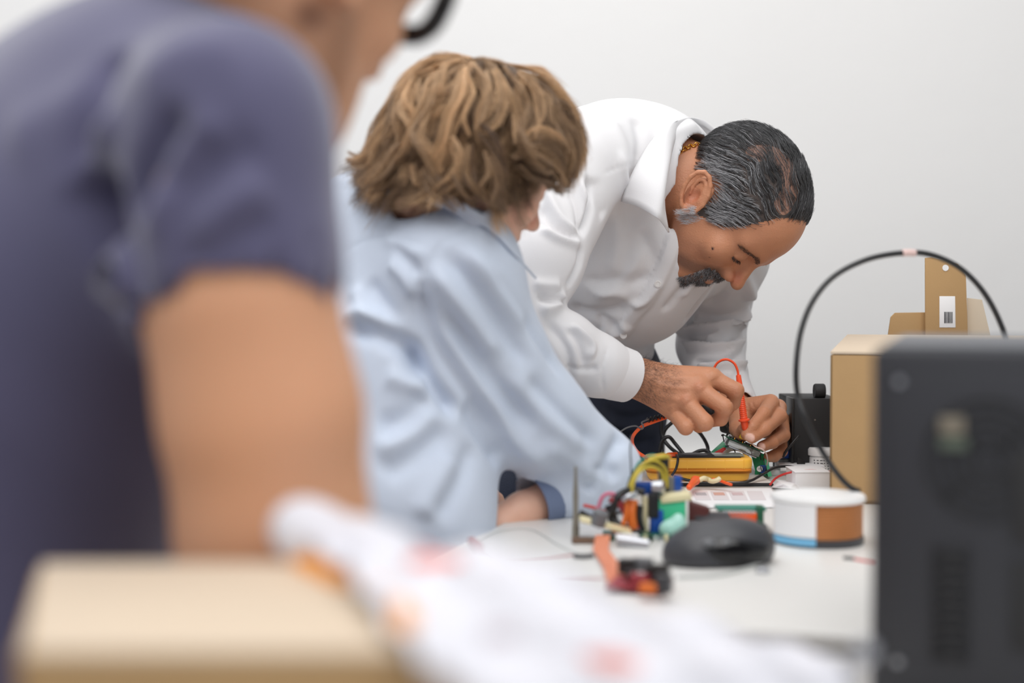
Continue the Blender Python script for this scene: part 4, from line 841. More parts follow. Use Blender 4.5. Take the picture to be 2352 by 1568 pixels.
bk = empty('test_probe', P(1640, 940, 2.12), 'black test probe held between the fingers of the hairy right hand', 'test probe')
qa, qb = P(1596, 930, 2.128), P(1658, 962, 2.128); ax = nrm(qb - qa); Lq = np.linalg.norm(qb - qa)
MB().lathe(qa, ax, [(0, 0), (.005, .001), (.0062, .004), (.0062, Lq*.6), (.0078, Lq*.62), (.0078, Lq*.68), (.0045, Lq*.72), (.0032, Lq), (0, Lq + .001)], 16).build('grip', M['black'], bk)
MB().tube(cr(PX((1652, 962, 2.13), (1664, 970, 2.14), (1672, 983, 2.15), (1671, 1000, 2.15)), 20), .0016, 8).build('lead', M['black'], bk, auto=False)
lw = empty('wire', P(1480, 975, 2.14), 'black twisted wire end wrapped round the orange lead', 'cable')
MB().tube(cr(PX((1418, 996, 2.12), (1440, 982, 2.12), (1460, 978, 2.12), (1474, 985, 2.115), (1478, 978, 2.11), (1474, 970, 2.11), (1490, 962, 2.115)), 40), .0012, 8).build('cord', M['grey'], lw, auto=False)
hx = []; base = cr(PX((1485, 966, 2.118), (1505, 960, 2.12), (1535, 955, 2.13), (1548, 957, 2.14)), 70)
for i, p in enumerate(base): a = i*.75; hx.append(p + np.array((0, math.cos(a)*.003, math.sin(a)*.0035)))
MB().tube(hx, .0012, 8).build('twist', M['black'], lw, auto=False)
# ---------------------------------------------------------------- green device with its circuit board
gd = empty('green_holder', T(1700, 1098), 'green plastic frame with a milky ring, standing behind the multimeter', 'bracket')
def strip(name, path, wd, th, m, parent, n=24):
    """flat band following a path, width along depth"""
    c = cr(PX(*path), n); t = np.gradient(c, axis=0); V = []
    for p, q in zip(c, t):
        nn = nrm(np.cross(q, (0, 1, 0))); w_ = np.array((0, wd/2, 0)); V += [p - w_ - nn*th/2, p + w_ - nn*th/2, p + w_ + nn*th/2, p - w_ + nn*th/2]
    Fs = [(4*i + j, 4*i + (j + 1) % 4, 4*i + 4 + (j + 1) % 4, 4*i + 4 + j) for i in range(n - 1) for j in range(4)] + [(3, 2, 1, 0), (4*n - 4, 4*n - 3, 4*n - 2, 4*n - 1)]
    return MB().add(V, Fs).build(name, m, parent)
strip('frame', ((1640, 1048, 2.24), (1655, 1034, 2.24), (1672, 1019, 2.24), (1690, 1026, 2.235), (1712, 1037, 2.235), (1726, 1041, 2.235)), .05, .0035, M['green'], gd)
strip('frame', ((1712, 1036, 2.232), (1735, 1040, 2.23), (1752, 1047, 2.225), (1757, 1068, 2.22), (1763, 1090, 2.215)), .045, .006, M['green'], gd)
MB().prism(PX((1722, 1038, 2.205), (1750, 1044, 2.205), (1762, 1092, 2.20), (1734, 1094, 2.20), (1735, 1080, 2.20), (1728, 1052, 2.205)), (0, .004, 0)).build('side_plate', M['green'], gd, bevel=.0008)
MB().prism(PX((1640, 1048, 2.21), (1672, 1019, 2.21), (1676, 1023, 2.21), (1650, 1052, 2.21)), (0, .05, 0)).build('side_plate', M['green'], gd, bevel=.0008)
strip('ring', ((1656, 1056, 2.20), (1662, 1040, 2.20), (1676, 1031, 2.20), (1692, 1030, 2.20), (1708, 1036, 2.20), (1716, 1050, 2.20)), .02, .0055, M['milky'], gd)
MB().lathe(P(1645, 1046, 2.20), (.9, 0, .5), [(0, 0), (.006, 0), (.006, .016), (.004, .018), (0, .018)], 14).build('red_peg', M['redw'], gd)
MB().lathe(P(1745, 1076, 2.195), (-.2, -1, 0), [(.0045, 0), (.0045, .004), (.002, .004), (.0018, .001), (0, .001)], 16).build('wheel', M['whiteplastic'], gd)
MB().box(P(1752, 1077, 2.197), (.009, .004, .012)).build('sensor', M['blue'], gd, bevel=.0005)
for k in range(4): MB().tube(PX((1747 + k*4, 1070, 2.19), (1750 + k*4, 1083, 2.19)), .0007, 6).build('pin', M['black'], gd)
for x, y in ((1663, 1000), (1690, 1032), (1727, 1034), (1748, 1042)): MB().lathe(P(x, y + 14, 2.19), (-.2, 0, 1), [(.0009, 0), (.0009, .0085), (.0024, .009), (.0022, .0115), (0, .012)], 10).build('screw', M['black'], gd)
cb = empty('circuit_board', P(1705, 1015, 2.18), 'tilted green circuit board in a clear case with a yellow connector, under the fingertips', 'circuit board')
u = nrm(P(1748, 1032, 2.17) - P(1668, 1000, 2.17)); v = np.array((0, 1., 0)); nn = np.cross(v, u)*-1; nn = nrm(nn if nn[2] > 0 else -nn); Rb = np.stack([u, np.cross(nn, u), nn], 1); cc = P(1708, 1018, 2.195)
MB().box(cc, (.058, .045, .0016), Rb).build('board', M['pcb'], cb, bevel=.0002)
MB().box(cc - nn*.0062, (.052, .042, .0095), Rb).build('clear_case', M['clear'], cb, bevel=.0015)
MB().box(cc - nn*.0125, (.046, .040, .0022), Rb).build('base_plate', M['steel'], cb, bevel=.0004)
for i, (a, b, sx, sy, sz, m_) in enumerate(((-.018, -.016, .008, .006, .003, 'black'), (-.006, -.017, .006, .005, .0035, 'blackmatte'), (.004, -.016, .005, .006, .003, 'grey'), (.013, -.015, .007, .005, .004, 'black'), (.022, -.017, .006, .004, .006, 'black'), (-.012, .004, .012, .012, .002, 'black'), (.01, .005, .014, .01, .0025, 'dgrey'), (-.024, -.008, .004, .01, .004, 'steel'), (.024, .0, .004, .014, .005, 'black'))):
    MB().box(cc + Rb @ np.array((a, b, .0008 + sz/2)), (sx, sy, sz), Rb).build('chip', M[m_], cb, bevel=.0004)
for k in range(8): MB().box(cc + Rb @ np.array((-.026 + k*.0066, -.0222, .0022)), (.0018, .0016, .003), Rb).build('contact', M['gold' if k % 2 else 'black'], cb)
MB().box(P(1704, 1001, 2.168), (.006, .006, .0085), Rb).build('yellow_connector', M['yellow'], cb, bevel=.0006)
MB().tube(cr(PX((1706, 1002, 2.165), (1722, 1014, 2.16), (1736, 1026, 2.158), (1750, 1031, 2.158), (1760, 1042, 2.165), (1763, 1058, 2.18), (1761, 1068, 2.19)), 40), .0011, 8).build('white_wire', mat('pale_wire', (232, 208, 200), .4), cb, auto=False)
MB().tube(cr(PX((1669, 1000, 2.17), (1673, 988, 2.16), (1668, 972, 2.15), (1662, 965, 2.14)), 24), .0012, 8).build('black_wire', M['black'], cb, auto=False)
# ---------------------------------------------------------------- coiled black cable behind
ck = empty('cable', T(1570, 1064), 'coil of black cable looping up behind the multimeter', 'cable')
for pts in (((1519, 960, 2.32), (1521, 1000, 2.32), (1540, 1028, 2.31), (1572, 1050, 2.30)), ((1549, 965, 2.33), (1527, 988, 2.33), (1520, 1020, 2.33), (1522, 1045, 2.32)), ((1588, 976, 2.34), (1612, 1000, 2.34), (1626, 1030, 2.34), (1616, 1052, 2.33)),
            ((1514, 1040, 2.29), (1521, 1013, 2.29), (1536, 1003, 2.29), (1552, 1020, 2.29), (1576, 1050, 2.28)), ((1588, 1044, 2.27), (1608, 1035, 2.27), (1626, 1036, 2.27), (1637, 1051, 2.26)), ((1549, 965, 2.33), (1566, 958, 2.33), (1588, 976, 2.34))):
    MB().tube(cr(PX(*pts), 40), .0031, 10).build('loop', M['black'], ck, auto=False)
bl = empty('cable', T(1640, 1109), 'thin black lead running past the front of the multimeter', 'cable')
MB().tube(cr(PX((1548, 1094, 2.10), (1575, 1101, 2.097), (1610, 1108, 2.095), (1650, 1110, 2.095), (1700, 1109, 2.095), (1726, 1103, 2.10), (1750, 1090, 2.12), (1780, 1074, 2.15), (1812, 1071, 2.16), (1850, 1080, 2.18), (1880, 1088, 2.20)), 80), .0021, 8).build('cord', M['black'], bl, auto=False)
MB().tube(cr(PX((1552, 1042, 2.13), (1557, 1053, 2.098), (1553, 1075, 2.092), (1543, 1092, 2.09)), 24), .0019, 8).build('cord', M['black'], bl, auto=False)
rl = empty('cable', T(1850, 1110), 'red wire arching over the small white box', 'cable')
MB().tube(cr(PX((1768, 1114, 2.09), (1782, 1098, 2.09), (1806, 1087, 2.08), (1838, 1081, 2.08), (1872, 1080, 2.08), (1915, 1084, 2.08)), 50), .0017, 8).build('cord', M['redw'], rl, auto=False)
# crocodile clips
cl = empty('clip', T(1594, 1116, .752), 'orange crocodile clip in front of the multimeter', 'clip')
V_, Q_ = net([rc(T(1583, 1119, .755), T(1597, 1103, .757), .0042, .006, .004), rc(T(1597, 1103, .757), T(1604, 1098, .758), .006, .0035, .004)], .0011); link('sleeve', mesh_np('sleeve', relax(V_, Q_, 2), Q_), M['orangelead'], cl)
MB().tube([T(1603, 1099, .758), T(1612, 1096, .758)], [.0016, .001], 6).build('jaw', M['steel'], cl)
wt = empty('cable_tie', T(1630, 1106, .755), 'knot of white and orange wires beside the clip', 'cable')
MB().tube(cr([T(1606, 1103, .757), T(1616, 1098, .760), T(1626, 1100, .757), T(1634, 1105, .755), T(1646, 1103, .757), T(1654, 1098, .760)], 30), [.0035]*30, 8).build('white_wire', M['cream'], wt, auto=False)
MB().tube(cr([T(1636, 1100, .758), T(1652, 1103, .756), T(1668, 1109, .754), T(1680, 1113, .753)], 20), .0022, 8).build('orange_wire', M['orangelead'], wt, auto=False)
# ---------------------------------------------------------------- printed sheet of paper
pp = empty('paper_sheet', T(1660, 1150), 'white sheet printed with a row of framed pictures, in front of the laptop', 'paper')
MB().prism([T(1572, 1122, TZ + .001), T(1770, 1122, TZ + .001), T(1800, 1165, TZ + .001), T(1600, 1166, TZ + .001)], (0, 0, .001)).build('sheet', M['white'], pp, smooth=False)
for k in range(4):
    x0 = 1590 + k*42; a = [T(x0, 1128, TZ + .0022), T(x0 + 34, 1128, TZ + .0022), T(x0 + 44, 1148, TZ + .0022), T(x0 + 8, 1148, TZ + .0022)]
    MB().prism(a, (0, 0, .0004)).build('printed_frame', mat('print_%d' % k, (222, 216, 218), .7), pp, smooth=False)
    if k < 3: MB().prism([T(x0 + 6, 1131, TZ + .0027), T(x0 + 30, 1131, TZ + .0027), T(x0 + 34, 1137, TZ + .0027), T(x0 + 9, 1137, TZ + .0027)], (0, 0, .0003)).build('printed_picture', M['faint'][k], pp, smooth=False)
# ---------------------------------------------------------------- right-hand cluster
bb = P(1865, 1090, 2.26); zb = TZ; bx0, bx1 = P(1826, 1000, 2.26)[0], P(1935, 1000, 2.26)[0]; ztop = P(1865, 916, 2.26)[2]
bo = empty('metal_box', ((bx0 + bx1)/2, 2.33, TZ), 'matte black metal box with a small wheel on top, behind the white jar', 'box')
MB().box(((bx0 + bx1)/2, 2.33, (ztop + TZ)/2), (bx1 - bx0, .13, ztop - TZ)).build('body', M['blackmatte'], bo, bevel=.0012)
MB().box((bx0 - .002, 2.285, (ztop + TZ)/2), (.004, .05, ztop - TZ + .002)).build('side_flange', M['black'], bo, bevel=.0008)
MB().prism(PX((1830, 1050, 2.258), (1848, 1058, 2.258), (1848, 1066, 2.258), (1838, 1070, 2.258), (1830, 1070, 2.258)), (0, -.006, 0)).build('bracket', M['black'], bo, bevel=.0006)
wcx = P(1882, 898, 2.29); MB().lathe(wcx - np.array((.0085, 0, 0)), (1, 0, 0), [(0, .001), (.011, 0), (.0122, .002), (.0122, .015), (.011, .017), (0, .016)], 28).build('wheel', M['blackmatte'], bo)
MB().box(wcx - ez*.012, (.007, .010, .008)).build('wheel_mount', M['black'], bo, bevel=.0006)
MB().lathe(P(1872, 964, 2.262), (0, -1, 0), [(0, 0), (.0014, 0), (.0012, .001), (0, .0012)], 10).build('rivet', M['steel'], bo)
jp = T(1893, 1089); jr = .0195
wj = empty('jar', jp + np.array((0, jr, 0)), 'small white plastic jar with a printed label beside the cardboard box', 'jar')
jc = jp + np.array((0, jr, 0)); MB().lathe(jc, ez, [(0, 0), (jr - .001, 0), (jr, .002), (jr, .026), (jr - .002, .028), (0, .028)], 36).build('body', M['whiteplastic'], wj)
MB().lathe(jc + ez*.028, ez, [(0, 0), (jr + .001, 0), (jr + .0022, .001), (jr + .0022, .010), (jr, .013), (0, .0135)], 36).build('lid', M['whiteplastic'], wj)
lab = MB()
for rr in range(4):
    for k in range(6):
        a0 = -2.45 + k*.27 + rr*.03; a1 = a0 + .12 + .09*((k*7 + rr*3) % 3)/2; z = .021 - rr*.0044; pts = [jc + np.array((math.cos(a)*(jr + .0003), math.sin(a)*(jr + .0003), z)) for a in (a0, (a0 + a1)/2, a1)]
        lab.add(pts + [p + ez*.0014 for p in pts], [(0, 1, 4, 3), (1, 2, 5, 4)])
lab.build('label_print', M['ink'], wj)
gj = T(1812, 1083); gj = gj + np.array((0, .02, 0)); bj = empty('jar', gj, 'small glass jar with a blue lid next to the black box', 'jar')
MB().lathe(gj, ez, [(0, 0), (.014, 0), (.015, .002), (.015, .018), (.012, .02), (.012, .021), (0, .021)], 28).build('glass', M['clear'], bj)
MB().lathe(gj + ez*.021, ez, [(0, 0), (.0155, 0), (.016, .001), (.016, .010), (.0145, .0115), (0, .0115)], 28).build('lid', M['blue'], bj)
gk = gj + np.array((.002, .045, 0)); bj2 = empty('knob_pot', gk, 'black knobbed pot behind the blue lidded jar', 'pot')
MB().lathe(gk, ez, [(0, 0), (.016, 0), (.016, .03), (.011, .034), (.011, .042), (.014, .044), (.014, .05), (0, .052)], 24).build('body', M['black'], bj2)
ct = empty('metal_tube', P(1815, 985, 2.30), 'tilted brushed steel tube leaning on the black metal box', 'tube')
MB().lathe(P(1792, 1060, 2.31), P(1818, 955, 2.30) - P(1792, 1060, 2.31), [(.0, 0), (.010, 0), (.011, .02), (.0125, .05), (.0135, .072), (.0135, .076), (.011, .076), (.0105, .06), (0, .06)], 28).build('barrel', mat('brushed_steel', (190, 194, 202), .35, metal=.7), ct)
MB().tube(cr(PX((1835, 1000, 2.24), (1822, 1015, 2.235), (1806, 1035, 2.235), (1798, 1050, 2.235)), 16), .0022, 8).build('cord', M['black'], ct, auto=False)
# white carton and folded paper
wc = empty('carton', T(1868, 1128), 'small white carton in front of the jar', 'box')
c0 = T(1827, 1128); c1 = T(1906, 1128); MB().box(((c0[0] + c1[0])/2, c0[1] + .035, TZ + .0135), (c1[0] - c0[0], .07, .027)).build('body', M['white'], wc, bevel=.001)
MB().box(((c0[0] + c1[0])/2, c0[1] + .035, TZ + .0275), (c1[0] - c0[0] + .002, .072, .0015)).build('lid', M['white'], wc, bevel=.0004)
fp = empty('tissue', T(1805, 1124), 'crumpled white tissue beside the small white carton', 'tissue')
V = [T(1772, 1120), T(1842, 1124), T(1830, 1105), T(1780, 1100), T(1815, 1120, .772), T(1800, 1112, .762), T(1792, 1118, .752), T(1828, 1118, .757)]
MB().add(V, [(0, 1, 4), (1, 2, 4), (2, 5, 4), (2, 3, 5), (3, 0, 5), (0, 6, 5), (5, 6, 4), (6, 0, 4), (1, 7, 2), (3, 2, 1, 0)]).build('tissue_fold', M['white'], fp, smooth=False)
for k, (x, y) in enumerate(((1800, 1092), (1845, 1094))):
    p = T(x, y); o = MB().box(p + np.array((0, .03, .004 + .008*k)), (.07, .05, .008)).build('carton', M['white'], None, bevel=.0008); tag(o, ('flat white carton lying behind the tissue', 'flat white carton stacked behind the small white carton')[k], 'box')
# brown cardboard box with raised flap, torn packaging behind
dB = 1.93; bx = P(1908, 1000, dB)[0]; zt_ = P(1912, 815, dB)[2]; w_, dd_, t_ = .38, .26, .004; hb = zt_ - TZ; b0 = np.array((bx, dB, 0))
def bq(u_, v_, z): return b0 + e1*u_ + e2*v_ + ez*z
c_ = bq(w_/2, dd_/2, 0); cbx = empty('cardboard_box', (c_[0], c_[1], TZ), 'brown cardboard box standing behind the grey computer case', 'box')
MB().box(bq(w_/2, t_/2, TZ + hb/2), (w_, t_, hb), R3).build('front_panel', M['card'], cbx, bevel=.001)
MB().box(bq(w_/2, dd_, TZ + hb/2), (w_, t_, hb), R3).build('back_panel', M['card'], cbx, bevel=.001)
for g in (0, 1): MB().box(bq(t_/2 + g*(w_ - t_), dd_/2, TZ + hb/2), (t_, dd_, hb), R3).build('side_panel', M['card'], cbx, bevel=.001)
MB().box(bq(w_/2, dd_/2, TZ + .003), (w_, dd_, .005), R3).build('bottom', M['card'], cbx)
MB().prism([bq(0, 0, TZ + hb + .001), bq(w_, 0, TZ + hb + .001), bq(w_, dd_ + .01, TZ + hb + .018), bq(0, dd_ + .01, TZ + hb + .018)], (0, 0, .004)).build('lid', M['card_pale'], cbx, bevel=.001)
pk2 = empty('packaging', (bx + .21, dB + dd_ + .06, TZ), 'unfolded brown packaging with a hanging tab and barcode sticker, behind the cardboard box', 'packaging'); dq = dB + dd_ + .06
def plate(name, pts, d, m, parent, th=.003): return MB().prism(PX(*[(x, y, d) for x, y in pts]), (0, th, 0)).build(name, m, parent, bevel=.0006)
plate('upright_panel', [(2125, 592), (2140, 590), (2200, 606), (2219, 632), (2226, 860), (2126, 860)], dq, M['card'], pk2)
plate('right_flap', [(2222, 684), (2256, 688), (2280, 790), (2280, 860), (2224, 860)], dq + .02, M['card_in'], pk2)
plate('left_flap', [(2040, 768), (2046, 728), (2056, 718), (2127, 717), (2127, 860), (2040, 860)], dq + .012, M['card'], pk2)
MB().box((P(2170, 800, dq)[0], dq + .05, (TZ + P(2170, 860, dq)[2])/2), (.13, .09, P(2170, 850, dq)[2] - TZ)).build('body', M['card'], pk2, bevel=.001)
plate('sticker', [(2158, 680), (2194, 680), (2195, 752), (2158, 752)], dq - .0008, M['white'], pk2, .0006)
for k in range(7): plate('barcode_bar', [(2169 + k*2.8, 716), (2169 + k*2.8 + (1.6 if k % 3 else 2.2), 716), (2169 + k*2.8 + (1.6 if k % 3 else 2.2), 742), (2169 + k*2.8, 742)], dq - .0014, M['ink'], pk2, .0005)
MB().lathe(P(2172, 615, dq - .001), (0, 1, 0), [(0, 0), (.005, 0), (.005, .001), (0, .001)], 16).build('hang_hole', M['white'], pk2)
# cable hoop
hp = empty('cable', P(1950, 1120, 1.66), 'stiff black cable arched in a big hoop in front of the cardboard box', 'cable')
MB().tube(cr(PX((1975, 1128, 1.64), (1955, 1120, 1.64), (1925, 1090, 1.64), (1885, 1030, 1.65), (1850, 960, 1.65), (1832, 905, 1.66), (1829, 840, 1.66), (1840, 760, 1.67), (1868, 690, 1.68), (1915, 635, 1.69), (1985, 598, 1.70), (2060, 582, 1.71), (2130, 583, 1.72), (2200, 612, 1.73), (2255, 665, 1.74), (2295, 735, 1.75), (2318, 810, 1.75), (2324, 920, 1.74), (2318, 1060, 1.73), (2296, 1180, 1.71), (2262, 1214, 1.71)), 160), .0034, 12).build('cord', M['black'], hp, auto=False)
MB().tube(cr(PX((2072, 581, 1.712), (2088, 580, 1.714), (2102, 581, 1.716)), 10), .0042, 12).build('tape_band', mat('pinkish_tape', (226, 196, 190), .5), hp, auto=False)
# jar with brown contents, white label with blue edge
jc = T(1893, 1262); jr = .0515; jc = jc + np.array((0, jr, 0)) + np.array((.004, 0, 0))
tj = empty('tub', jc, 'round tub of copper wire with white lid and white label edged in blue', 'tub')
MB().lathe(jc, ez, [(0, 0), (jr*.98, 0), (jr, .002), (jr, .008), (jr*.97, .009), (0, .009)], 48).build('base', M['dgrey'], tj)
MB().lathe(jc + ez*.009, ez, [(0, 0), (jr*.95, 0), (jr*.95, .040), (0, .040)], 48).build('winding', M['copper'], tj)
for k in range(12): MB().tube([jc + np.array((math.cos(a)*jr*.955, math.sin(a)*jr*.955,   .0115 + k*.0033)) for a in np.linspace(0, 6.2832, 49)], .0012, 5, False).build('wire_turn', M['copper'], tj, auto=False)
MB().lathe(jc + ez*.048, ez, [(0, 0), (jr, 0), (jr*1.03, .001), (jr*1.03, .005), (jr, .007), (0, .0075)], 48).build('lid', M['whiteplastic'], tj)
def wrap(name, a0, a1, z0, z1, rr, m):
    aa = np.linspace(a0, a1, 20); V = [jc + np.array((math.cos(a)*rr, math.sin(a)*rr, z)) for z in (z0, z1) for a in aa] + [jc + np.array((math.cos(a)*(rr + .001), math.sin(a)*(rr + .001), z)) for z in (z0, z1) for a in aa]
    Fs = []
    for o in (0, 40): Fs += [(o + i, o + i + 1, o + 21 + i, o + 20 + i) for i in range(19)]
    for i in range(19): Fs += [(i, i + 1, 41 + i, 40 + i), (20 + i, 21 + i, 61 + i, 60 + i)]
    return MB().add(V, Fs).build(name, m, tj)
wrap('label', -3.0, -1.82, .012, .048, jr*1.0, M['white']); wrap('label_edge', -3.0, -1.82, .003, .011, jr*1.002, M['lightblue'])
# ---------------------------------------------------------------- computer mouse
mo = T(1655, 1300); fwd = nrm(np.array((-.9, -.15, 0))); sd = np.array((-fwd[1], fwd[0], 0))
Rm = np.stack([fwd, sd, ez], 1); mcz = T(1668, 1306) + np.array((0, .035, 0))
mb = [el(mcz + ez*.012, (.056, .034, .031), Rm, .02), el(mcz + ez*.026 - fwd*.012, (.040, .029, .018), Rm, .02), el(mcz + fwd*.03 + ez*.008, (.03, .031, .022), Rm, .02), hs(mcz + ez*.001, ez, mcz, .3, .002)]
V_, Q_ = net(mb, .0016); V_ = relax(V_, Q_, 2); mou = link('computer_mouse', mesh_np('computer_mouse', V_, Q_), M['dgrey'], None); tag(mou, 'black computer mouse with a glossy thumb side, beside the circuit pieces', 'mouse')
V_, Q_ = net([el(mcz + ez*.016 - sd*0 + np.array((.004, -.016, 0)), (.046, .0225, .021), Rm, .01), hs(mcz + ez*.004, ez, mcz, .3, .002)], .0016); link('thumb_side', mesh_np('thumb_side', relax(V_, Q_, 2), Q_), M['glossblack'], mou)
for q in (0, 1): 
    p = mcz + fwd*(.018 - q*.018) + np.array((.0, -.031, .026)); V_, Q_ = net([el(p, (.008, .006, .0045), Rm, .004)], .0012); link('thumb_button', mesh_np('thumb_button', V_, Q_), M['grey'], mou)
MB().lathe(mcz + fwd*.035 + ez*.030 - sd*.004, sd, [(0, 0), (.009, 0), (.010, .001), (.010, .007), (.009, .008), (0, .008)], 24).build('scroll_wheel', M['black'], mou)
# ---------------------------------------------------------------- circuit pieces in the middle
def wires(name, label, specs, m=None, cat='wire', group=None):
    t = empty(name, P(*specs[0][0][0]), label, cat, group)
    for pts, r, m_ in specs: MB().tube(cr(PX(*pts), 36), r, 8).build('strand', M[m_], t, auto=False)
    return t
d1 = 1.68
gb = empty('robot_module', T(1525, 1232), 'green and cream electronic module with blue terminals and wires on top', 'module')
pc = lambda x, y, d=d1: P(x, y, d)
MB().box(pc(1539, 1182), (.034, .03, .038)).build('green_block', mat('bright_green', (70, 200, 150), .45), gb, bevel=.0012)
MB().box(pc(1575, 1182) + np.array((-.0005, 0, 0)), (.003, .034, .042)).build('side_plate', M['whiteplastic'], gb, bevel=.0006)
MB().box(pc(1480, 1182), (.005, .034, .044)).build('side_plate', M['cream'], gb, bevel=.0006)
MB().box(pc(1555, 1140) + np.array((-.003, 0, 0)), (.036, .036, .008), np.array(Matrix.Rotation(-.12, 3, 'Y'))).build('cream_plate', M['cream'], gb, bevel=.001)
MB().box(pc(1508, 1196, 1.665), (.015, .012, .026)).build('terminal', M['blue'], gb, bevel=.001)
MB().box(pc(1500, 1160, 1.665), (.012, .016, .028)).build('black_block', M['black'], gb, bevel=.001)
MB().box(pc(1482, 1120, 1.69), (.032, .016, .014)).build('motor', M['blue'], gb, bevel=.002)
MB().lathe(pc(1500, 1119, 1.67), (1, -.3, 0), [(0, 0), (.009, 0), (.009, .012), (.006, .014), (0, .014)], 20).build('motor_cap', M['steel'], gb)
MB().box(pc(1541, 1112, 1.70), (.012, .012, .018)).build('switch', M['grey'], gb, bevel=.0008)
MB().box(pc(1556, 1112, 1.70), (.009, .014, .02)).build('terminal', M['blue'], gb, bevel=.0008)
MB().box(pc(1524, 1095, 1.70), (.012, .014, .045)).build('black_column', M['black'], gb, bevel=.001)
MB().box(T(1500, 1235, TZ + .003) + np.array((0, .02, 0)), (.11, .05, .003)).build('base_board', M['pcb'], gb, bevel=.0004)
for k in range(8): MB().box(T(1470 + k*12, 1236, TZ + .0075), (.0035, .0035, .005 + .002*(k % 3))).build('component', M[('steel', 'cream', 'black', 'milky')[k % 4]], gb, bevel=.0004)
V_, Q_ = net([el(pc(1545, 1215, 1.645), (.016, .01, .012), None, .004), el(pc(1558, 1198, 1.645), (.008, .008, .01), None, .006)], .002); link('clear_cap', mesh_np('clear_cap', V_, Q_), mat('pale_teal', (170, 220, 208), .3), gb)
wires('ribbon_cable', 'black and yellow bundle of jumper wires arching over the green module', [
    (((1528, 1130, 1.70), (1530, 1090, 1.70), (1515, 1068, 1.69), (1480, 1068, 1.68), (1455, 1095, 1.67), (1440, 1140, 1.66)), .004, 'black'), (((1532, 1120, 1.69), (1528, 1078, 1.69), (1500, 1058, 1.68), (1468, 1075, 1.67), (1445, 1120, 1.66), (1440, 1165, 1.66)), .002, 'yelw'),
    (((1525, 1110, 1.68), (1518, 1082, 1.68), (1490, 1072, 1.67), (1462, 1092, 1.66), (1448, 1140, 1.655)), .002, 'yelw'), (((1520, 1062, 1.70), (1500, 1045, 1.70), (1470, 1060, 1.69), (1446, 1100, 1.68)), .0016, 'teal'), (((1535, 1050, 1.70), (1522, 1048, 1.69), (1490, 1056, 1.69)), .0035, 'yelw'), (((1450, 1090, 1.68), (1449, 1060, 1.68), (1448, 1030, 1.68), (1452, 1000, 1.69)), .0010, 'ink')])
wires('jumper_wires', 'pink, dark red and black jumper wires in a knot left of the green module', [
    (((1370, 1180, 1.66), (1385, 1140, 1.66), (1410, 1135, 1.66), (1440, 1160, 1.66), (1455, 1200, 1.66)), .0022, 'pink'), (((1400, 1145, 1.65), (1425, 1160, 1.65), (1445, 1190, 1.65), (1465, 1215, 1.65)), .004, 'dred'), (((1405, 1180, 1.65), (1420, 1140, 1.65), (1450, 1125, 1.66), (1480, 1130, 1.66)), .0045, 'black'),
    (((1400, 1160, 1.66), (1412, 1200, 1.655), (1438, 1215, 1.65), (1470, 1222, 1.65)), .006, 'black'), (((1455, 1150, 1.655), (1450, 1180, 1.65), (1455, 1215, 1.65)), .006, 'orangew'), (((1435, 1140, 1.65), (1440, 1170, 1.645), (1432, 1205, 1.645)), .003, 'orangew'), (((1470, 1160, 1.65), (1468, 1190, 1.65), (1476, 1220, 1.65)), .004, 'black'),
    (((1430, 1150, 1.64), (1442, 1140, 1.64), (1462, 1133, 1.645)), .003, 'steel'), (((1340, 1160, 1.70), (1362, 1165, 1.70), (1385, 1172, 1.70), (1410, 1172, 1.69)), .002, 'redw')])
hh = empty('clamp_stand', T(1330, 1238), 'small metal clamp stand left of the wires', 'clamp')
MB().lathe(T(1322, 1236), ez, [(0, 0), (.004, 0), (.0045, .01), (.003, .03), (.0035, .05), (.002, .07), (.0016, .083), (0, .084)], 14).build('post', mat('dull_metal', (150, 146, 136), .45, metal=.6), hh)
MB().box(T(1342, 1240, TZ + .003), (.028, .02, .005)).build('foot', mat('rusty_metal', (120, 96, 80), .6, metal=.3), hh, bevel=.0008)
MB().box(P(1345, 1185, 1.66), (.016, .012, .008), np.array(Matrix.Rotation(.5, 3, 'Y'))).build('jaw', M['black'], hh, bevel=.001)
MB().lathe(P(1372, 1205, 1.62), (.3, -.2, 1), [(0, 0), (.009, 0), (.009, .016), (.006, .018), (0, .018)], 18).build('knob', M['grey'], hh)
sm = empty('strip_board', T(1400, 1225), 'cream strip board with orange pins between the clamp and the module', 'circuit board')
MB().box(T(1390, 1205, TZ + .018), (.06, .03, .004), np.array(Matrix.Rotation(.25, 3, 'Y'))).build('board', M['cream'], sm, bevel=.0006)
for k in range(6): MB().box(T(1408 + k*8, 1214 + k*2, TZ + .014 - k*.001), (.003, .008, .008)).build('pin', M['orangew'], sm, bevel=.0005)
MB().lathe(T(1420, 1240, TZ + .007), (1, -.3, -.1), [(0, 0), (.006, 0), (.006, .035), (0, .035)], 16).build('metal_can', M['steel'], sm)
MB().box(T(1440, 1236, TZ + .008), (.026, .012, .010)).build('white_plug', M['whiteplastic'], sm, bevel=.002)
rb = empty('ribbon', T(1380, 1260), 'salmon flat ribbon cable trailing across the table towards us', 'ribbon')
strip('band', ((1385, 1228, 1.62), (1384, 1250, 1.58), (1382, 1275, 1.52), (1400, 1300, 1.45), (1420, 1330, 1.38)), .012, .0016, M['salmon'], rb)
MB().add([T(1368, 1228, .75), T(1402, 1228, .75), T(1398, 1262, .744), T(1428, 1300, .744), T(1450, 1352, .744), T(1400, 1352, .744), T(1385, 1300, .744), T(1362, 1262, .744)], [(0, 1, 2, 7), (7, 2, 3, 6), (6, 3, 4, 5)]).build('flat_part', M['salmon'], rb)
dk_ = empty('motor_driver', T(1480, 1350), 'dark red circuit piece with black parts in front of the mouse', 'circuit board')
MB().box(T(1470, 1340, TZ + .006), (.055, .05, .004), R3).build('board', M['dred'], dk_, bevel=.0005)
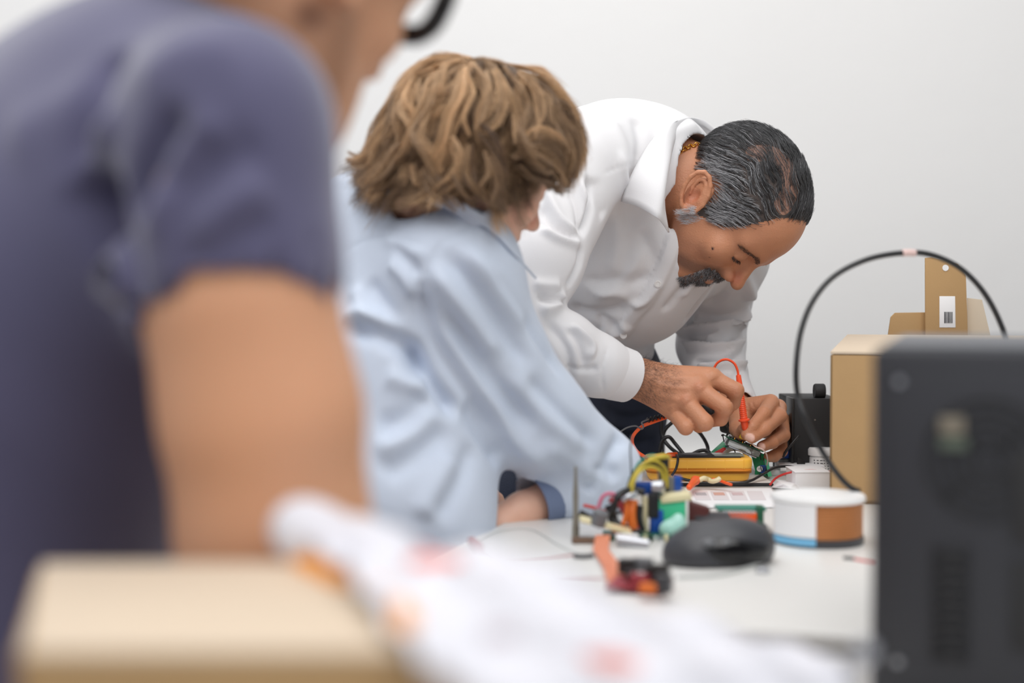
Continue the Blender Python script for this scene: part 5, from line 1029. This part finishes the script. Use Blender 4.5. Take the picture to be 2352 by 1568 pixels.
for x, y, sx, sz, m_ in ((1440, 1300, .016, .014, 'black'), (1475, 1296, .02, .012, 'grey'), (1510, 1318, .022, .018, 'black'), (1470, 1330, .018, .010, 'dred'), (1525, 1340, .014, .016, 'dgrey'), (1490, 1350, .016, .008, 'orangew'), (1450, 1322, .01, .01, 'black')):
    MB().box(T(x, y, TZ + .008 + sz/2), (sx, .014, sz), R3).build('component', M[m_], dk_, bevel=.001)
# board with orange connector, dark chips behind the mouse
ob = empty('circuit_board', T(1700, 1215), 'small teal circuit board with a bright orange connector behind the mouse', 'circuit board')
MB().box(P(1700, 1166, 1.72), (.058, .03, .004)).build('board', M['teal'], ob, bevel=.0004)
MB().box(P(1698, 1193, 1.70), (.040, .012, .016)).build('orange_connector', M['orangelead'], ob, bevel=.001)
MB().box(P(1745, 1190, 1.70), (.007, .016, .03)).build('green_terminal', M['pcb'], ob, bevel=.0006)
for k in range(9): MB().box(P(1664 + k*8, 1177, 1.695), (.002, .003, .005)).build('pin', M['steel'], ob)
MB().box(P(1700, 1210, 1.72), (.06, .03, .010)).build('socket', M['grey'], ob, bevel=.001)
dc = empty('relay_block', T(1600, 1218), 'dark brown and black relay block between the green module and the mouse', 'relay')
MB().box(P(1596, 1180, 1.69), (.03, .02, .026), np.array(Matrix.Rotation(.3, 3, 'Y'))).build('body', mat('maroon_plastic', (84, 40, 38), .4), dc, bevel=.003)
MB().box(P(1632, 1190, 1.69), (.045, .02, .014)).build('plug', M['dgrey'], dc, bevel=.003)
MB().box(P(1605, 1204, 1.69), (.06, .03, .012)).build('base', M['grey'], dc, bevel=.001)
rw = wires('wire', 'dark red wire lying along the left part of the table', [(((1085, 1246, 1.60), (1108, 1262, 1.57), (1150, 1280, 1.53), (1230, 1282, 1.52), (1320, 1275, 1.535)), .0012, 'dred')], cat='cable')
tg = tag(MB().tube([T(1083, 1240, .746), T(1098, 1255, .746), T(1108, 1272, .746)], [.005, .007, .004], 10).build('wire_connector', M['dred']), 'dark red connector at the left edge of the table', 'connector')
tag(MB().tube(cr([T(1318, 1276, .743), T(1340, 1277, .743), T(1362, 1275, .743)], 10), .0024, 8).build('marker_cap', M['ink']), 'short dark pin lying on the table left of the ribbon', 'pin')
wires('wire', 'red wire crossing the table in front of the salmon ribbon', [(((1180, 1318, 1.425), (1280, 1322, 1.42), (1360, 1328, 1.41), (1430, 1335, 1.40)), .0016, 'dred')], cat='cable')
wires('wire', 'thin grey wire curving over the left end of the table', [(((1100, 1240, 1.63), (1150, 1218, 1.69), (1220, 1215, 1.70), (1280, 1250, 1.60), (1330, 1274, 1.535)), .0008, 'milky')], cat='cable')
wires('wire', 'black and red wire end left of the grey computer case', [(((1938, 1283, 1.515), (1962, 1285, 1.51)), .003, 'black'), (((1962, 1285, 1.51), (2005, 1292, 1.49)), .0018, 'redw')], cat='cable')
tag(MB().tube(cr([T(1558, 1325, .742), T(1660, 1318, .742), T(1760, 1290, .742)], 20), .0016, 8).build('mouse_cable', M['milky']), 'pale cord lying on the table below the mouse', 'cable')
tag(MB().lathe(T(1752, 1315), ez, [(0, 0), (.007, 0), (.007, .004), (.004, .006), (0, .006)], 20).build('button_cell', M['steel']), 'round silver button cell at the right end of the mouse', 'battery')
# ---------------------------------------------------------------- computer case (dark grey), seen on its perforated side
cd = .97; pc0 = P(2003, 1000, cd)[:2]; zc_ = P(2003, 800, cd)[2]; Hc, Wc, Dc = zc_ - TZ, .20, .34
def cq(u_, v_, z): return np.array((pc0[0], pc0[1], 0)) + e1*u_ + e2*v_ + ez*z      # case axes: along its face, into its depth, up
c_ = cq(Wc/2, Dc/2, 0); pcx = empty('computer_case', (c_[0], c_[1], TZ), 'dark grey metal computer case at the right edge, out of focus', 'computer')
MB().box(cq(Wc/2, Dc/2, TZ + Hc/2), (Wc, Dc, Hc), R3).build('shell', M['case'], pcx, bevel=.005)
MB().box(cq(Wc/2, Dc/2, TZ + Hc + .001), (Wc - .012, Dc - .02, .003), R3).build('top_panel', M['casetop_lit'], pcx, bevel=.001)
MB().box(cq(Wc/2, 0, TZ + Hc/2), (Wc - .022, .004, Hc - .03), R3).build('rear_plate', M['case'], pcx, bevel=.001)
fc = cq(.075, -.003, TZ + Hc*.70)
for k in range(5): MB().tube([fc + (e1*math.cos(t) + ez*math.sin(t))*(.008 + k*.008) for t in np.linspace(0, 6.2832, 41)], .0012, 6, False).build('fan_ring', M['blackmatte'], pcx, auto=False)
for k in range(4):
    t = k*1.5708 + .78; MB().tube([fc + (e1*math.cos(t) + ez*math.sin(t))*.006, fc + (e1*math.cos(t) + ez*math.sin(t))*.042], .0012, 6).build('fan_spoke', M['blackmatte'], pcx)
MB().box(cq(.052, -.003, TZ + Hc*.79), (.016, .006, .012), R3).build('connector', mat('dull_tan_metal', (130, 122, 108), .5, metal=.2), pcx, bevel=.001)
MB().box(cq(.053, -.003, TZ + Hc*.74), (.018, .006, .008), R3).build('connector', mat('dull_green', (86, 96, 84), .5), pcx, bevel=.001)
for k in range(10): MB().box(cq(.052, -.003, TZ + Hc*.44 - k*.008), (.024, .004, .0032), R3).build('vent_slot', M['blackmatte'], pcx)
for k in range(2): MB().box(cq(.10, -.003, TZ + Hc*(.30 + .3*k)), (.018, .003, .06), R3).build('slot_cover', M['blackmatte'], pcx, bevel=.001)
for u_, z in ((.018, Hc - .022), (.018, .03), (.18, Hc - .022), (.18, .03)): MB().lathe(cq(u_, -.002, TZ + z), -e2, [(0, 0), (.003, 0), (.0025, .0015), (0, .002)], 12).build('screw', M['steel'], pcx)
# ---------------------------------------------------------------- pale cardboard box lower left and white bag with orange print
kb = empty('cardboard_box', (-.06, .67, TZ), 'pale cardboard box in the lower left corner, close to the camera', 'box')
A0, A1, A2, A3 = [T(x, y, .876) for x, y in ((96, 1290), (960, 1290), (1080, 1492), (52, 1492))]
MB().prism([A0, A1, A2, A3], (0, 0, -.004)).build('lid', M['card_pale'], kb, bevel=.002)
ins = lambda q, k=.003: q + (sum((A0, A1, A2, A3))/4 - q)*.02
for nm, a, b in (('front_panel', A3, A2), ('back_panel', A0, A1), ('side_panel', A0, A3), ('side_panel', A1, A2)):
    a, b = ins(a), ins(b); n_ = np.cross(nrm(b - a), ez)*.004; MB().prism([a + (0, 0, -.004), b + (0, 0, -.004), np.array((b[0], b[1], TZ + .001)), np.array((a[0], a[1], TZ + .001))], n_).build(nm, M['card'], kb, bevel=.0006)
bgm = mat('white_film', (222, 222, 230), .45, bump=.6, bscale=18)
bg = empty('plastic_bag', (.1, .68, TZ), 'crumpled white plastic bag with orange and red print, blurred in the foreground', 'bag')
r0 = PX((700, 1180, .78), (770, 1190, .77), (880, 1208, .76), (1030, 1250, .76), (1250, 1298, .76), (1450, 1380, .77), (1650, 1440, .79), (1800, 1478, .83), (1965, 1530, .87))
r1 = PX((690, 1240, .75), (750, 1260, .73), (870, 1290, .70), (1010, 1335, .65), (1240, 1390, .66), (1440, 1450, .68), (1640, 1500, .70), (1800, 1530, .76), (1955, 1570, .82))
r2 = PX((760, 1275, .70), (820, 1315, .66), (900, 1370, .61), (1000, 1450, .555), (1200, 1500, .58), (1420, 1560, .60), (1620, 1600, .64), (1780, 1620, .68), (1935, 1640, .74))
r3 = PX((800, 1300, .68), (870, 1375, .60), (945, 1470, .54), (1030, 1580, .475), (1200, 1640, .50), (1400, 1690, .54), (1600, 1720, .56), (1760, 1730, .60), (1920, 1740, .66))
o = sheet('film', [r0, r1, r2, r3], bgm, bg, 60, 30, .002)
co = np.zeros(len(o.data.vertices)*3); o.data.vertices.foreach_get('co', co); co = co.reshape(-1, 3); co[:, 2] += .004*np.sin(co[:, 0]*60 + co[:, 1]*35) + .003*np.sin(co[:, 0]*110 - co[:, 1]*70); o.data.vertices.foreach_set('co', co.ravel())
vb = bvh(co + np.array(o.matrix_world.translation), np.array([p.vertices[:] for p in o.data.polygons])) 
def patch(name, poly, m, off=.004):
    h = [hit(vb, x, y) for x, y in poly]; h = [p for p in h if p is not None]
    if len(h) < 3: return
    h = [p + nrm(np.array((0, 0, ZC)) - p)*off for p in h]; c = sum(h)/len(h) + nrm(np.array((0, 0, ZC)) - sum(h)/len(h))*.0015
    MB().add(h + [c], [(i, (i + 1) % len(h), len(h)) for i in range(len(h))]).build(name, m, bg)
M['op'] = mat('orange_print', (248, 160, 40), .5); M['rp'] = mat('coral_print', (244, 112, 88), .5); M['pp'] = mat('peach_print', (246, 190, 150), .5)
patch('coral_print', [(870, 1216), (940, 1226), (1010, 1250), (1070, 1290), (1000, 1312), (930, 1290), (880, 1255)], M['rp'])
patch('peach_print', [(730, 1190), (800, 1196), (840, 1205), (830, 1225), (760, 1215)], M['pp'])
patch('orange_print', [(862, 1335), (910, 1340), (955, 1400), (955, 1460), (910, 1450), (872, 1400)], M['op'])
patch('red_print', [(1330, 1500), (1420, 1495), (1480, 1520), (1450, 1545), (1360, 1530)], M['inkred'])
patch('grey_print', [(1110, 1435), (1180, 1440), (1190, 1475), (1120, 1470)], mat('mauve_print', (196, 186, 192), .5))
gt = empty('orange_tube', P(760, 1330, .76), 'orange tube lying under the end of the white plastic bag', 'tube')
V_, Q_ = net([rc(P(712, 1295, .755), P(812, 1352, .70), .0105, .0115, .006)], .0022); link('body', mesh_np('body', relax(V_, Q_, 2), Q_), M['op'], gt)
V_, Q_ = net([rc(P(682, 1212, .77), P(706, 1232, .765), .0135, .0140, .006), rc(P(720, 1222, .765), P(880, 1300, .72), .0140, .021, .02)], .003); V_ = relax(V_, Q_, 2); link('rolled_end', mesh_np('rolled_end', V_, Q_), bgm, bg)
for k, (x, y) in enumerate(((1985, 1495), (1960, 1545))):
    p = P(x, y, .72); o = MB().lathe(p, (0, -1, .3), [(.003, 0), (.005, .001), (.0055, .003), (.004, .005), (.003, .004)], 20).build('metal_eyelet', M['steel']); tag(o, ('upper shiny metal eyelet beside the computer case', 'lower shiny metal eyelet beside the computer case')[k], 'eyelet')
